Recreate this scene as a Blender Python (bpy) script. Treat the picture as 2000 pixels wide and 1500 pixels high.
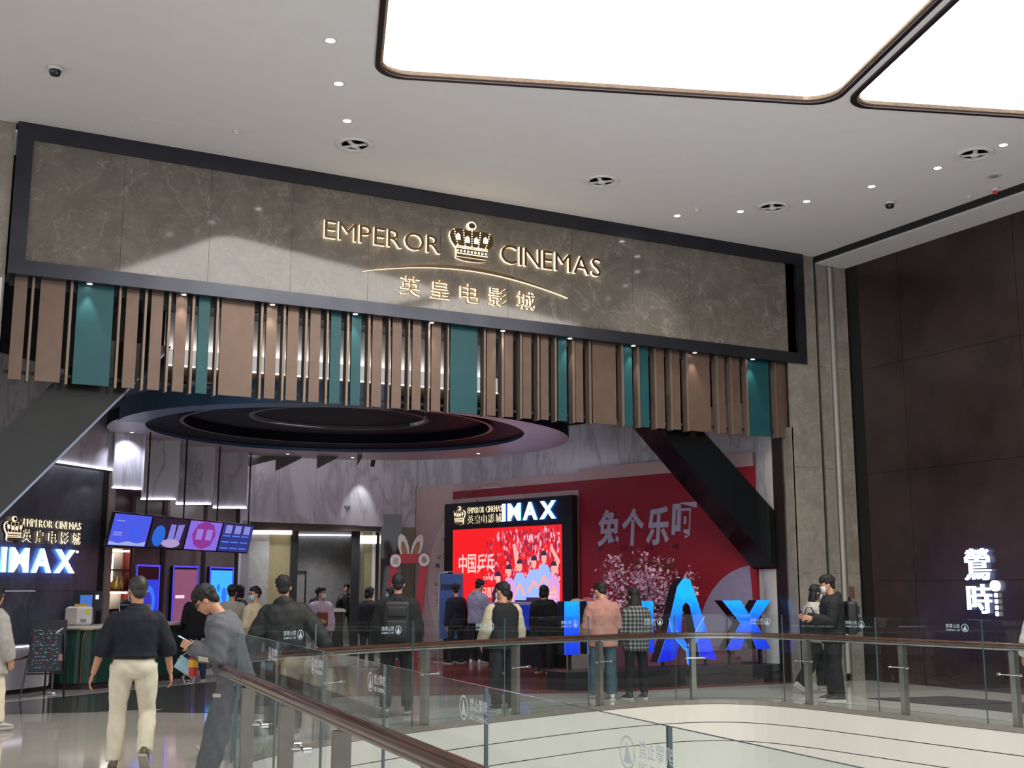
import bpy, bmesh, math, random
import numpy as np
from mathutils import Vector, Matrix
random.seed(7)
for o in list(bpy.data.objects): bpy.data.objects.remove(o)
SC = bpy.context.scene
COL = SC.collection

# ---------------------------------------------------------------- camera, world, exposure
EYE = Vector((0, 0, 1.6))
YAW = math.radians(28.0); PITCH = math.atan(398 / 2300)
cam = bpy.data.cameras.new('camera'); cam.sensor_width = 36; cam.lens = 36 * 2300 / 2000
cam.clip_start = 0.05; cam.clip_end = 200
camera = bpy.data.objects.new('camera', cam); COL.objects.link(camera)
camera.location = EYE; camera.rotation_euler = (math.pi / 2 + PITCH, 0, -YAW)
SC.camera = camera
world = bpy.data.worlds.new('world'); SC.world = world; world.use_nodes = True
world.node_tree.nodes['Background'].inputs[0].default_value = (0.94, 0.96, 1.0, 1)
world.node_tree.nodes['Background'].inputs[1].default_value = 1.0
SC.view_settings.view_transform = 'Standard'; SC.view_settings.look = 'None'
SC.view_settings.gamma = 1.0; SC.view_settings.use_curve_mapping = False
SC.view_settings.exposure = 0.6
SC.cycles.use_denoising = True
SC.cycles.max_bounces = 5; SC.cycles.diffuse_bounces = 3; SC.cycles.glossy_bounces = 3
SC.cycles.transparent_max_bounces = 16; SC.cycles.transmission_bounces = 2
SC.cycles.use_adaptive_sampling = True; SC.cycles.adaptive_threshold = .035; SC.cycles.adaptive_min_samples = 16
SC.cycles.caustics_reflective = False; SC.cycles.caustics_refractive = False
SC.cycles.sample_clamp_indirect = 4.0

# main lights: strengths of the lamps the place has
PANEL_STRENGTH = 5.0       # the two luminous ceiling panels
DOWNLIGHT_W = 110.0         # mall ceiling downlights
SLAT_SPOT_W = 12.0         # spots over the slat screen
LOBBY_SPOT_W = 130.0        # downlights of the cinema lobby

# ---------------------------------------------------------------- helpers
def norm(v): return Vector(v).normalized()
def sr(h):
    h = h.lstrip('#'); c = [int(h[i:i + 2], 16) / 255 for i in (0, 2, 4)]
    return tuple((x / 12.92 if x <= .04045 else ((x + .055) / 1.055) ** 2.4) for x in c)
MATS = {}
def mat(name, col=(.5, .5, .5), rough=.5, metal=0., noise=.06, scale=8., emit=None, es=0., spec=.5, bump=0., coat=0., stretch=None, alpha=None):
    """procedural principled material: base colour broken up by a soft noise, optional fine bump"""
    if name in MATS: return MATS[name]
    if isinstance(col, str): col = sr(col)
    m = bpy.data.materials.new(name); m.use_nodes = True; nt = m.node_tree; N = nt.nodes; L = nt.links
    b = N['Principled BSDF']
    tc = N.new('ShaderNodeTexCoord'); mp = N.new('ShaderNodeMapping'); L.new(tc.outputs['Object'], mp.inputs[0])
    if stretch: mp.inputs['Scale'].default_value = stretch
    nz = N.new('ShaderNodeTexNoise'); nz.inputs['Scale'].default_value = scale; nz.inputs['Detail'].default_value = 4
    L.new(mp.outputs[0], nz.inputs['Vector'])
    cr = N.new('ShaderNodeValToRGB'); cr.color_ramp.elements[0].position = .3; cr.color_ramp.elements[1].position = .7
    lo = [max(0, c * (1 - noise)) for c in col]; hi = [min(1, c * (1 + noise)) for c in col]
    cr.color_ramp.elements[0].color = (*lo, 1); cr.color_ramp.elements[1].color = (*hi, 1)
    L.new(nz.outputs['Fac'], cr.inputs[0]); L.new(cr.outputs[0], b.inputs['Base Color'])
    b.inputs['Roughness'].default_value = rough; b.inputs['Metallic'].default_value = metal
    b.inputs['Specular IOR Level'].default_value = spec; b.inputs['Coat Weight'].default_value = coat
    if emit is not None:
        if isinstance(emit, str): emit = sr(emit)
        b.inputs['Emission Color'].default_value = (*emit, 1); b.inputs['Emission Strength'].default_value = es
    if bump:
        bp = N.new('ShaderNodeBump'); bp.inputs['Strength'].default_value = bump; bp.inputs['Distance'].default_value = .01
        n2 = N.new('ShaderNodeTexNoise'); n2.inputs['Scale'].default_value = scale * 6; L.new(mp.outputs[0], n2.inputs['Vector'])
        L.new(n2.outputs['Fac'], bp.inputs['Height']); L.new(bp.outputs[0], b.inputs['Normal'])
    MATS[name] = m; return m
def glow(name, col, es, noise=.03, scale=6.):
    m = mat(name, (.02, .02, .02), .4, emit=col, es=es, noise=noise, scale=scale)
    if es < 1.25: m.cycles.emission_sampling = 'NONE'      # small dim prints need no direct sampling
    return m
def marble(name, base, vein, rough=.2, scale=1.3, veinw=.06, veinamt=.8, cloud=.25, stretch=(1, 1, 1), rot=(0, 0, 0), spec=.5, second=None):
    if name in MATS: return MATS[name]
    base = sr(base) if isinstance(base, str) else base; vein = sr(vein) if isinstance(vein, str) else vein
    m = bpy.data.materials.new(name); m.use_nodes = True; nt = m.node_tree; N = nt.nodes; L = nt.links
    b = N['Principled BSDF']; b.inputs['Roughness'].default_value = rough; b.inputs['Specular IOR Level'].default_value = spec
    tc = N.new('ShaderNodeTexCoord'); mp = N.new('ShaderNodeMapping'); L.new(tc.outputs['Object'], mp.inputs[0])
    mp.inputs['Scale'].default_value = stretch; mp.inputs['Rotation'].default_value = rot
    wz = N.new('ShaderNodeTexNoise'); wz.inputs['Scale'].default_value = scale; wz.inputs['Detail'].default_value = 6
    L.new(mp.outputs[0], wz.inputs['Vector'])
    add = N.new('ShaderNodeMix'); add.data_type = 'VECTOR'; add.inputs['Factor'].default_value = .35
    L.new(mp.outputs[0], add.inputs[4]); L.new(wz.outputs['Color'], add.inputs[5])
    def ridge(sc, wd):
        rn = N.new('ShaderNodeTexNoise'); rn.inputs['Scale'].default_value = sc; rn.inputs['Detail'].default_value = 5; rn.inputs['Roughness'].default_value = .55; rn.inputs['Distortion'].default_value = .6
        L.new(add.outputs[1], rn.inputs['Vector'])
        sb = N.new('ShaderNodeMath'); sb.operation = 'SUBTRACT'; sb.inputs[1].default_value = .5; L.new(rn.outputs['Fac'], sb.inputs[0])
        ab = N.new('ShaderNodeMath'); ab.operation = 'ABSOLUTE'; L.new(sb.outputs[0], ab.inputs[0])
        mr = N.new('ShaderNodeMapRange'); mr.inputs[1].default_value = 0; mr.inputs[2].default_value = wd; mr.inputs[3].default_value = 1; mr.inputs[4].default_value = 0; L.new(ab.outputs[0], mr.inputs[0])
        return mr
    r1 = ridge(scale, veinw * .45); r2 = ridge(scale * 2.6, veinw * .35)
    vr = N.new('ShaderNodeMath'); vr.operation = 'MAXIMUM'; L.new(r1.outputs[0], vr.inputs[0]); L.new(r2.outputs[0], vr.inputs[1])
    cz = N.new('ShaderNodeTexNoise'); cz.inputs['Scale'].default_value = scale * 2.3; cz.inputs['Detail'].default_value = 8; cz.inputs['Roughness'].default_value = .65
    L.new(add.outputs[1], cz.inputs['Vector'])
    cr = N.new('ShaderNodeValToRGB'); cr.color_ramp.elements[0].position = .3; cr.color_ramp.elements[1].position = .75
    cr.color_ramp.elements[0].color = (*[c * (1 - cloud) for c in base], 1); cr.color_ramp.elements[1].color = (*[min(1, c * (1 + cloud)) for c in base], 1)
    L.new(cz.outputs['Fac'], cr.inputs[0])
    msk = N.new('ShaderNodeMath'); msk.operation = 'MULTIPLY'; L.new(vr.outputs[0], msk.inputs[0]); L.new(cz.outputs['Fac'], msk.inputs[1])
    m2 = N.new('ShaderNodeMath'); m2.operation = 'MULTIPLY'; L.new(msk.outputs[0], m2.inputs[0]); m2.inputs[1].default_value = veinamt
    mix = N.new('ShaderNodeMix'); mix.data_type = 'RGBA'; L.new(m2.outputs[0], mix.inputs[0]); L.new(cr.outputs[0], mix.inputs[6]); mix.inputs[7].default_value = (*vein, 1)
    L.new(mix.outputs[2], b.inputs['Base Color'])
    MATS[name] = m; return m
def glass_mat(name, tint=(.93, .97, .97), refl=1.0):
    if name in MATS: return MATS[name]
    m = bpy.data.materials.new(name); m.use_nodes = True; nt = m.node_tree; N = nt.nodes; L = nt.links
    N.remove(N['Principled BSDF'])
    t = N.new('ShaderNodeBsdfTransparent'); nz = N.new('ShaderNodeTexNoise'); nz.inputs['Scale'].default_value = .8
    cr = N.new('ShaderNodeValToRGB'); cr.color_ramp.elements[0].color = (*[c * .985 for c in tint], 1); cr.color_ramp.elements[1].color = (*tint, 1)
    L.new(nz.outputs['Fac'], cr.inputs[0]); L.new(cr.outputs[0], t.inputs[0])
    g = N.new('ShaderNodeBsdfGlossy'); g.inputs['Roughness'].default_value = .0
    lw = N.new('ShaderNodeLayerWeight'); pw = N.new('ShaderNodeMath'); pw.operation = 'POWER'; pw.inputs[1].default_value = 5; L.new(lw.outputs['Facing'], pw.inputs[0])
    mm = N.new('ShaderNodeMath'); mm.operation = 'MULTIPLY_ADD'; mm.inputs[1].default_value = .6 * refl; mm.inputs[2].default_value = .035; L.new(pw.outputs[0], mm.inputs[0])
    mx = N.new('ShaderNodeMixShader'); L.new(mm.outputs[0], mx.inputs[0]); L.new(t.outputs[0], mx.inputs[1]); L.new(g.outputs[0], mx.inputs[2])
    L.new(mx.outputs[0], N['Material Output'].inputs['Surface'])
    MATS[name] = m; return m

class MB:
    """collects polygons, builds ONE mesh object"""
    def __init__(self): self.v = []; self.f = []; self.m = []
    def add(self, vs, fs, mi=0):
        k = len(self.v); self.v += [tuple(x) for x in vs]
        for f in fs: self.f.append([i + k for i in f]); self.m.append(mi)
        return self
    def box(self, a, b, mi=0, T=None):
        x0, y0, z0 = a; x1, y1, z1 = b
        vs = [Vector(p) for p in ((x0, y0, z0), (x1, y0, z0), (x1, y1, z0), (x0, y1, z0), (x0, y0, z1), (x1, y0, z1), (x1, y1, z1), (x0, y1, z1))]
        if T: vs = [T @ p for p in vs]
        return self.add(vs, [(0, 3, 2, 1), (4, 5, 6, 7), (0, 1, 5, 4), (1, 2, 6, 5), (2, 3, 7, 6), (3, 0, 4, 7)], mi)
    def prism(self, poly, z0, z1, mi=0, T=None, side=None):
        n = len(poly); vs = [Vector((p[0], p[1], z0)) for p in poly] + [Vector((p[0], p[1], z1)) for p in poly]
        if T: vs = [T @ p for p in vs]
        self.add(vs, [list(range(n))[::-1], [i + n for i in range(n)]], mi)
        k = len(self.v) - 2 * n
        for i in range(n):
            j = (i + 1) % n; self.f.append([k + i, k + j, k + n + j, k + n + i]); self.m.append(mi if side is None else side)
        return self
    def loft(self, rings, mi=0, cap=True):
        n = len(rings[0]); k = len(self.v)
        for r in rings: self.v += [tuple(p) for p in r]
        for a in range(len(rings) - 1):
            for i in range(n):
                j = (i + 1) % n; self.f.append([k + a * n + i, k + a * n + j, k + (a + 1) * n + j, k + (a + 1) * n + i]); self.m.append(mi)
        if cap:
            self.f.append([k + i for i in range(n)][::-1]); self.m.append(mi)
            e = k + (len(rings) - 1) * n; self.f.append([e + i for i in range(n)]); self.m.append(mi)
        return self
    def tube(self, path, rad, n=10, mi=0, flat=1.0, closed=False):
        path = [Vector(p) for p in path]; rad = rad if isinstance(rad, (list, tuple)) else [rad] * len(path)
        rings = []; up = None
        for i, p in enumerate(path):
            a = path[max(0, i - 1)]; b = path[min(len(path) - 1, i + 1)]
            if closed: a = path[i - 1]; b = path[(i + 1) % len(path)]
            t = (b - a).normalized()
            if up is None:
                up = Vector((0, 0, 1)) if abs(t.z) < .9 else Vector((1, 0, 0))
            s = t.cross(up).normalized(); w = s.cross(t).normalized(); up = w
            r = rad[i]
            rings.append([p + s * (r * math.cos(2 * math.pi * q / n)) + w * (r * flat * math.sin(2 * math.pi * q / n)) for q in range(n)])
        if closed: rings.append(rings[0])
        return self.loft(rings, mi, cap=not closed)
    def ell(self, c, r, R=None, n=16, m=10, mi=0):
        c = Vector(c); rings = []
        for a in range(1, m):
            ph = math.pi * a / m
            rr = []
            for q in range(n):
                th = 2 * math.pi * q / n
                p = Vector((r[0] * math.sin(ph) * math.cos(th), r[1] * math.sin(ph) * math.sin(th), -r[2] * math.cos(ph)))
                rr.append(c + (R @ p if R else p))
            rings.append(rr)
        k = len(self.v); self.loft(rings, mi, cap=False)
        b = Vector((0, 0, -r[2])); t = Vector((0, 0, r[2]))
        self.v += [tuple(c + (R @ b if R else b)), tuple(c + (R @ t if R else t))]; ib = len(self.v) - 2; it = ib + 1
        for q in range(n):
            j = (q + 1) % n; self.f.append([ib, k + j, k + q]); self.m.append(mi)
            e = k + (m - 2) * n; self.f.append([it, e + q, e + j]); self.m.append(mi)
        return self
    def lathe(self, prof, c=(0, 0, 0), n=24, mi=0, sx=1, sy=1):
        rings = [[Vector((c[0] + r * sx * math.cos(2 * math.pi * q / n), c[1] + r * sy * math.sin(2 * math.pi * q / n), c[2] + z)) for q in range(n)] for r, z in prof]
        return self.loft(rings, mi)
    def mesh(self, name, mats, smooth=False):
        me = bpy.data.meshes.new(name); me.from_pydata(self.v, [], self.f)
        for m in (mats if isinstance(mats, (list, tuple)) else [mats]): me.materials.append(m)
        if any(self.m): me.polygons.foreach_set('material_index', self.m)
        if smooth: me.polygons.foreach_set('use_smooth', [True] * len(me.polygons))
        me.update(); return me
    def build(self, name, mats, parent=None, smooth=False, bevel=0):
        o = bpy.data.objects.new(name, self.mesh(name, mats, smooth)); link(o, parent)
        if bevel:
            md = o.modifiers.new('bevel', 'BEVEL'); md.width = bevel; md.segments = 2; md.limit_method = 'ANGLE'
        return o
def link(o, parent=None):
    COL.objects.link(o)
    if parent is not None:
        o.parent = parent
        if parent.parent is None: o.matrix_parent_inverse = parent.matrix_basis.inverted()
    return o
def tag(o, label=None, cat=None, group=None, kind=None):
    if label: o['label'] = label
    if cat: o['category'] = cat
    if group: o['group'] = group
    if kind: o['kind'] = kind
    return o
def thing(name, label, cat, loc=(0, 0, 0), rz=0, group=None, kind=None):
    e = bpy.data.objects.new(name, None); COL.objects.link(e); e.empty_display_size = .2
    e.matrix_basis = Matrix.Translation(loc) @ Matrix.Rotation(rz, 4, 'Z')
    return tag(e, label, cat, group, kind)
class Frame:
    """a vertical wall frame: s along the wall, z up, d out of the wall towards the viewer"""
    def __init__(self, o, u):
        self.o = Vector((o[0], o[1], 0)); self.u = Vector((u[0], u[1], 0)).normalized(); self.n = self.u.cross(Vector((0, 0, 1)))
    def p(self, s, z, d=0): return self.o + self.u * s + self.n * d + Vector((0, 0, z))
    def T(self):   # local x=s, y=z(up), z=d(out)
        M = Matrix.Identity(4); M.col[0][:3] = self.u; M.col[1][:3] = (0, 0, 1); M.col[2][:3] = self.n; M.col[3][:3] = self.o; return M
    def box(self, mb, s0, z0, d0, s1, z1, d1, mi=0): return mb.box((s0, z0, d0), (s1, z1, d1), mi, self.T())
def spot(name, loc, direction, watts, angle=60, blend=.6, col=(1, .95, .88), radius=.04, parent=None):
    l = bpy.data.lights.new(name, 'SPOT'); l.energy = watts; l.spot_size = math.radians(angle); l.spot_blend = blend; l.color = col; l.shadow_soft_size = radius
    o = bpy.data.objects.new(name, l); COL.objects.link(o)
    o.matrix_basis = Matrix.Translation(loc) @ Vector(direction).to_track_quat('-Z', 'Y').to_matrix().to_4x4()
    if parent is not None:
        o.parent = parent; o.matrix_parent_inverse = parent.matrix_basis.inverted() if parent.parent is None else Matrix.Identity(4)
    return o

# ---------------------------------------------------------------- lettering
GL = {}
def glyphs(chars, offset=0.0):
    need = [c for c in dict.fromkeys(chars) if (c, offset) not in GL and c != ' ']
    obs = []
    for c in need:
        cu = bpy.data.curves.new('glyph', 'FONT'); cu.body = c; cu.size = 1; cu.offset = offset; cu.resolution_u = 3
        ob = bpy.data.objects.new('glyph', cu); COL.objects.link(ob); obs.append((c, ob, cu))
    if not obs: return
    dg = bpy.context.evaluated_depsgraph_get(); dg.update()
    for c, ob, cu in obs:
        me = bpy.data.meshes.new_from_object(ob.evaluated_get(dg))
        vs = [(v.co.x, v.co.y) for v in me.vertices]; fs = [list(p.vertices) for p in me.polygons]
        cnt = {}
        for f in fs:
            for i in range(len(f)):
                a, b = f[i], f[(i + 1) % len(f)]; cnt.setdefault((min(a, b), max(a, b)), []).append((a, b))
        bd = [v[0] for v in cnt.values() if len(v) == 1]
        xs = [v[0] for v in vs] or [0]; ys = [v[1] for v in vs] or [0]
        GL[(c, offset)] = (vs, fs, bd, min(xs), max(xs), min(ys), max(ys))
        bpy.data.meshes.remove(me)
    for c, ob, cu in obs: bpy.data.objects.remove(ob); bpy.data.curves.remove(cu)
def lettering(name, text, o, u, n, height, width, depth, mats, parent, offset=0.0, gap=.12, split=True, up=None, shear=0.0, mirror=False):
    """text laid out on a plane: o lower-left, u reading direction, n outward normal; each character one extruded mesh"""
    glyphs(text, offset)
    o = Vector(o); u = Vector(u).normalized(); n = Vector(n).normalized(); up = Vector(up).normalized() if up else Vector((0, 0, 1))
    cur = 0; lay = []; lo = 9; hi = -9
    for c in text:
        if c == ' ': cur += .35; continue
        vs, fs, bd, x0, x1, y0, y1 = GL[(c, offset)]
        lay.append((c, cur - x0)); cur += (x1 - x0) + gap; lo = min(lo, y0); hi = max(hi, y1)
    tot = max(cur - gap, .01); sx = width / tot; sy = height / max(hi - lo, .01)
    out = []; mb = MB()
    for c, dx in lay:
        vs, fs, bd, *_ = GL[(c, offset)]
        if split: mb = MB()
        def P(v, d):
            x = (v[0] + dx) * sx; y = (v[1] - lo) * sy
            return o + u * (x + shear * y) + up * y + n * d
        k = len(vs)
        mb.add([P(v, depth) for v in vs] + [P(v, 0) for v in vs], fs, 0)
        b = len(mb.v) - 2 * k
        for a, c2 in bd:
            mb.f.append([b + c2, b + a, b + k + a, b + k + c2]); mb.m.append(1 if isinstance(mats, (list, tuple)) and len(mats) > 1 else 0)
        if split: out.append(mb.build(name, mats, parent))
    if not split: out = [mb.build(name, mats, parent)]
    return out
# ---------------------------------------------------------------- materials
CEIL = mat('ceiling_paint', '#d6d3d1', .85, noise=.02, scale=3)
SOFF = mat('bulkhead_paint', '#cfccc9', .8, noise=.02)
WHITE = mat('white_paint', '#c9c6c2', .7, noise=.03)
NAVY = mat('navy_metal_frame', '#3f4048', .3, .85, noise=.12, scale=2.5)
BLACK = mat('black_joint', '#0b0b0d', .6)
MGREY = marble('grey_brown_marble', '#6b645c', '#a8a094', .07, 1.9, .022, .6, .26, spec=.5)
MGREY2 = marble('grey_pillar_marble', '#857e74', '#b0aa9e', .25, 2.2, .025, .6, .25)
MDARK = marble('charcoal_marble', '#44464f', '#74717a', .3, 1.3, .03, .4, .4, (1, 1, .6), (.3, .6, .2))
MWHITE = marble('white_streaked_marble', '#c9c6cc', '#77747e', .3, .55, .11, .95, .13, (1.6, 1.6, .45), (.0, .55, 0))
FLOORM = marble('polished_beige_stone', '#b8b1a7', '#c8c1b7', .07, .7, .02, .2, .07, spec=.6)
FLOORD = marble('polished_dark_grey_stone', '#55524f', '#6d6a66', .08, .9, .03, .3, .12, spec=.6)
FLOORL = marble('polished_pale_stone', '#c9c5bd', '#d4d0c8', .07, .7, .02, .2, .05, spec=.6)
CARPET = mat('red_lobby_floor', '#7e302c', .14, noise=.12, scale=1.5)
BROWNW = mat('dark_brown_wall_panel', '#2e2222', .24, noise=.35, scale=1.2)
STEEL = mat('brushed_steel', '#a9a49c', .28, .9, noise=.08, scale=20)
STEELD = mat('satin_steel_post', '#8b857c', .35, .75, noise=.08, scale=10)
CHROME = mat('chrome', '#d7d7d7', .08, 1.0, noise=.02)
WOOD = mat('dark_wood_handrail', '#4a2c1f', .22, noise=.4, scale=5, stretch=(1, 1, 8), coat=.4)
BRONZE = mat('bronze_slat', '#6c584c', .4, .45, noise=.08, scale=5)
BRONZED = mat('bronze_tube', '#7c6b5e', .38, .5, noise=.06, scale=5)
TEAL = mat('teal_slat', '#174c52', .42, .25, noise=.08, scale=4)
DARKIN = mat('dark_lobby_paint', '#22222a', .6, noise=.15, scale=2)
RINGN = mat('navy_ring_gloss', '#070a18', .6, .0, noise=.2, scale=2, spec=.12)
RINGB = mat('blue_ring_edge', '#35506e', .4, .1, noise=.1, scale=2)
SOFFIT = mat('grey_brown_soffit', '#a8a0a4', .4, .0, noise=.1, scale=2)
TANB = mat('tan_band', '#6d5a4a', .5, noise=.1)
BEAM = mat('black_reflective_beam', '#0c0f11', .18, .0, noise=.2, scale=1.5, spec=.35)
MIRR = mat('mirror_trim', '#7f8396', .18, .9, noise=.05)
LEDW = glow('cool_white_led', (.9, .88, 1.0), 3)
LEDW2 = glow('warm_white_led', (1, .93, .82), 1.6)
PANELM = glow('luminous_panel', (1.0, .97, .90), PANEL_STRENGTH, noise=.04, scale=.7)
WARMTRIM = mat('pale_gold_trim', '#b79d84', .4, .4)
DKTRIM = mat('dark_bronze_trim', '#2a2024', .35, .5)
GLASS = glass_mat('balustrade_glass')
GLEDGE = mat('glass_edge', '#566b6e', .15, noise=.1, spec=.8)

# ---------------------------------------------------------------- wall frames (plan directions of the place)
FAC = Frame((0, 15.9), (1, 0))                        # shop front
LW = Frame((3.55, 21.9), (.72, .69))                  # left lobby wall, angled into the lobby
BW = Frame((6.87, 25.1), (4.40, 1.03))                # back lobby wall with the corridor opening
RW = Frame((11.27, 26.13), (.286, -.958))             # right lobby wall, coming back to the shop front
RWL = 9.75
BWL = math.hypot(4.40, 1.03)

def struct(name, mb, m, label, parent=None, smooth=False, bevel=0):
    o = mb.build(name, m, parent, smooth, bevel)
    if parent is None: tag(o, label, None, None, 'structure')
    return o

# ---------------------------------------------------------------- floor with the atrium opening
def chaikin(pts, it=3, closed=False):
    for _ in range(it):
        q = [] if closed else [pts[0]]
        n = len(pts)
        for i in range(n if closed else n - 1):
            a = Vector(pts[i]); b = Vector(pts[(i + 1) % n])
            q += [a * .75 + b * .25, a * .25 + b * .75]
        if not closed: q.append(pts[-1])
        pts = q
    return [Vector(p) for p in pts]
def resample(pts, step):
    pts = [Vector(p) for p in pts]; L = [0]
    for a, b in zip(pts, pts[1:]): L.append(L[-1] + (b - a).length)
    n = max(2, round(L[-1] / step)); out = []; k = 0
    for i in range(n + 1):
        d = L[-1] * i / n
        while k < len(pts) - 2 and L[k + 1] < d: k += 1
        t = (d - L[k]) / max(1e-6, L[k + 1] - L[k]); out.append(pts[k].lerp(pts[k + 1], min(1, t)))
    return out
near_pts = [(1.85, 1.2), (2.79, 10.1)]
far_pts = chaikin([(2.79, 10.1), (2.86, 10.85), (3.42, 11.75), (5.05, 12.72), (7.02, 13.47), (9.0, 14.08), (10.35, 14.22), (11.15, 13.85), (11.45, 12.9), (11.55, 11.5), (11.72, 9.5), (12.1, 5.0), (12.4, 1.2)], 3)
NEAR = resample(near_pts, .2); FARP = resample(far_pts, .2)
LOOP = [Vector((p[0], p[1], 0)) for p in NEAR[:-1]] + [Vector((p[0], p[1], 0)) for p in FARP]
def floor_mesh():
    bm = bmesh.new(); outer = [(-9, -9), (22, -9), (22, 42), (-9, 42)]
    def ring(ps):
        vs = [bm.verts.new((p[0], p[1], 0)) for p in ps]
        return [bm.edges.new((vs[i], vs[(i + 1) % len(vs)])) for i in range(len(vs))]
    e = ring(outer) + ring(LOOP)
    bmesh.ops.triangle_fill(bm, edges=e, use_beauty=True)
    bad = [f for f in bm.faces if f.normal.z < 0]
    bmesh.ops.reverse_faces(bm, faces=bad)
    me = bpy.data.meshes.new('floor'); bm.to_mesh(me); bm.free(); me.materials.append(FLOORM); return me
fl = bpy.data.objects.new('floor', floor_mesh()); COL.objects.link(fl); tag(fl, 'polished beige stone floor around the atrium opening', None, None, 'structure')
def inlay(poly, m, label, n, z=.003):
    mb = MB(); mb.add([(x, y, z) for x, y in poly], [list(range(len(poly)))])
    struct('trim_%d' % n, mb, m, label)
inlay([(-.2, 17.3), (1.7, 18.5), (5.2, 20.8), (6.4, 20.2), (4.6, 16.6), (2.55, 16.6)], FLOORD, 'dark grey stone band in the floor before the counter', 1)
inlay([(-6, 14.35), (1.7, 18.75), (5.2, 21.0), (5.35, 20.87), (1.75, 18.5), (-6, 14.05)], FLOORL, 'pale stone line crossing the floor before the counter', 2, .005)
inlay([(2.9, 11.6), (3.0, 12.6), (7.0, 14.9), (10.4, 15.6), (13.0, 15.3), (13.1, 11.0), (13.3, 4), (12.6, 4), (12.35, 9.4), (12.1, 12.6), (11.8, 14.0), (10.5, 14.75), (8.8, 14.6), (6.8, 13.95), (4.9, 13.2), (3.4, 12.3)], FLOORL, 'pale polished walkway band following the far balustrade', 3)
inlay([(12.9, 13.3), (14.3, 13.0), (14.6, 10.0), (15.3, 6), (13.6, 6), (13.2, 10.5)], FLOORD, 'grey stone strip along the dark brown shop wall', 4)
inlay([(6.2, 17.2), (10.0, 15.95), (14.0, 15.95), (14.0, 17.0), (11.3, 26.0), (10.9, 25.9), (8.6, 22.2)], CARPET, 'dark red lobby floor before the red poster wall', 5, .006)
inlay([(4.6, 15.3), (6.2, 17.2), (8.6, 22.2), (9.0, 22.6), (7.5, 24.9), (6.0, 22.5), (4.7, 18.3), (3.3, 16.2)], FLOORD, 'dark grey lobby floor before the corridor', 6, .006)
# atrium fascia in three bands with dark grooves, shaft and lower floor
FASC = mat('white_fascia_panel', '#bdb8ae', .35, noise=.03, scale=2)
def strip(pts, z0, z1, off, m, name, label, parent=None):
    mb = MB(); n = len(pts); q = []
    for i, p in enumerate(pts):
        a = pts[i - 1]; b = pts[(i + 1) % n]; t = (b - a).normalized(); q.append(p + Vector((t.y, -t.x, 0)) * -off)
    for i in range(n):
        j = (i + 1) % n
        mb.add([(q[i].x, q[i].y, z0), (q[j].x, q[j].y, z0), (q[j].x, q[j].y, z1), (q[i].x, q[i].y, z1)], [(0, 1, 2, 3)])
    o = mb.build(name, m, parent)
    return o
fas = thing('atrium_fascia', 'white curved fascia edging the atrium opening', None, kind='structure')
strip(LOOP, -1.6, -.0, .012, BLACK, 'shaft_lining', None, fas)
strip(LOOP, -.29, -.045, .0, FASC, 'fascia_band', None, fas)
strip(LOOP, -.545, -.30, .0, FASC, 'fascia_band', None, fas)
strip(LOOP, -1.6, -.555, .0, FASC, 'fascia_band', None, fas)
strip(LOOP, -.04, .02, -.004, STEELD, 'edge_trim', None, fas)

# ---------------------------------------------------------------- mall shell
CZ = 7.6
pa = Vector((.943, -.333, 0)); pb = Vector((-.333, -.943, 0))     # luminous panel axes (right, towards the viewer)
def rrect(o, w, h, r, n=8):
    pts = []
    for cx, cy, a0 in ((w - r, r, -90), (w - r, h - r, 0), (r, h - r, 90), (r, r, 180)):
        for i in range(n + 1):
            a = math.radians(a0 + 90 * i / n); pts.append((cx + r * math.cos(a), cy + r * math.sin(a)))
    return [Vector(o) + pa * x + pb * y for x, y in pts]
P1 = Vector((4.77, 12.32, CZ)); panels = [(P1, 5.62, 6.2), (P1 + pa * 5.85, 4.2, 6.2)]
bm = bmesh.new()
def ring(ps):
    vs = [bm.verts.new((p[0], p[1], CZ)) for p in ps]
    return [bm.edges.new((vs[i], vs[(i + 1) % len(vs)])) for i in range(len(vs))]
ed = ring([(-9, -9), (15.5, -9), (15.5, 16.2), (-9, 16.2)])
for o, w, h in panels: ed += ring(rrect(o, w, h, .35))
bmesh.ops.triangle_fill(bm, edges=ed, use_beauty=True)
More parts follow.
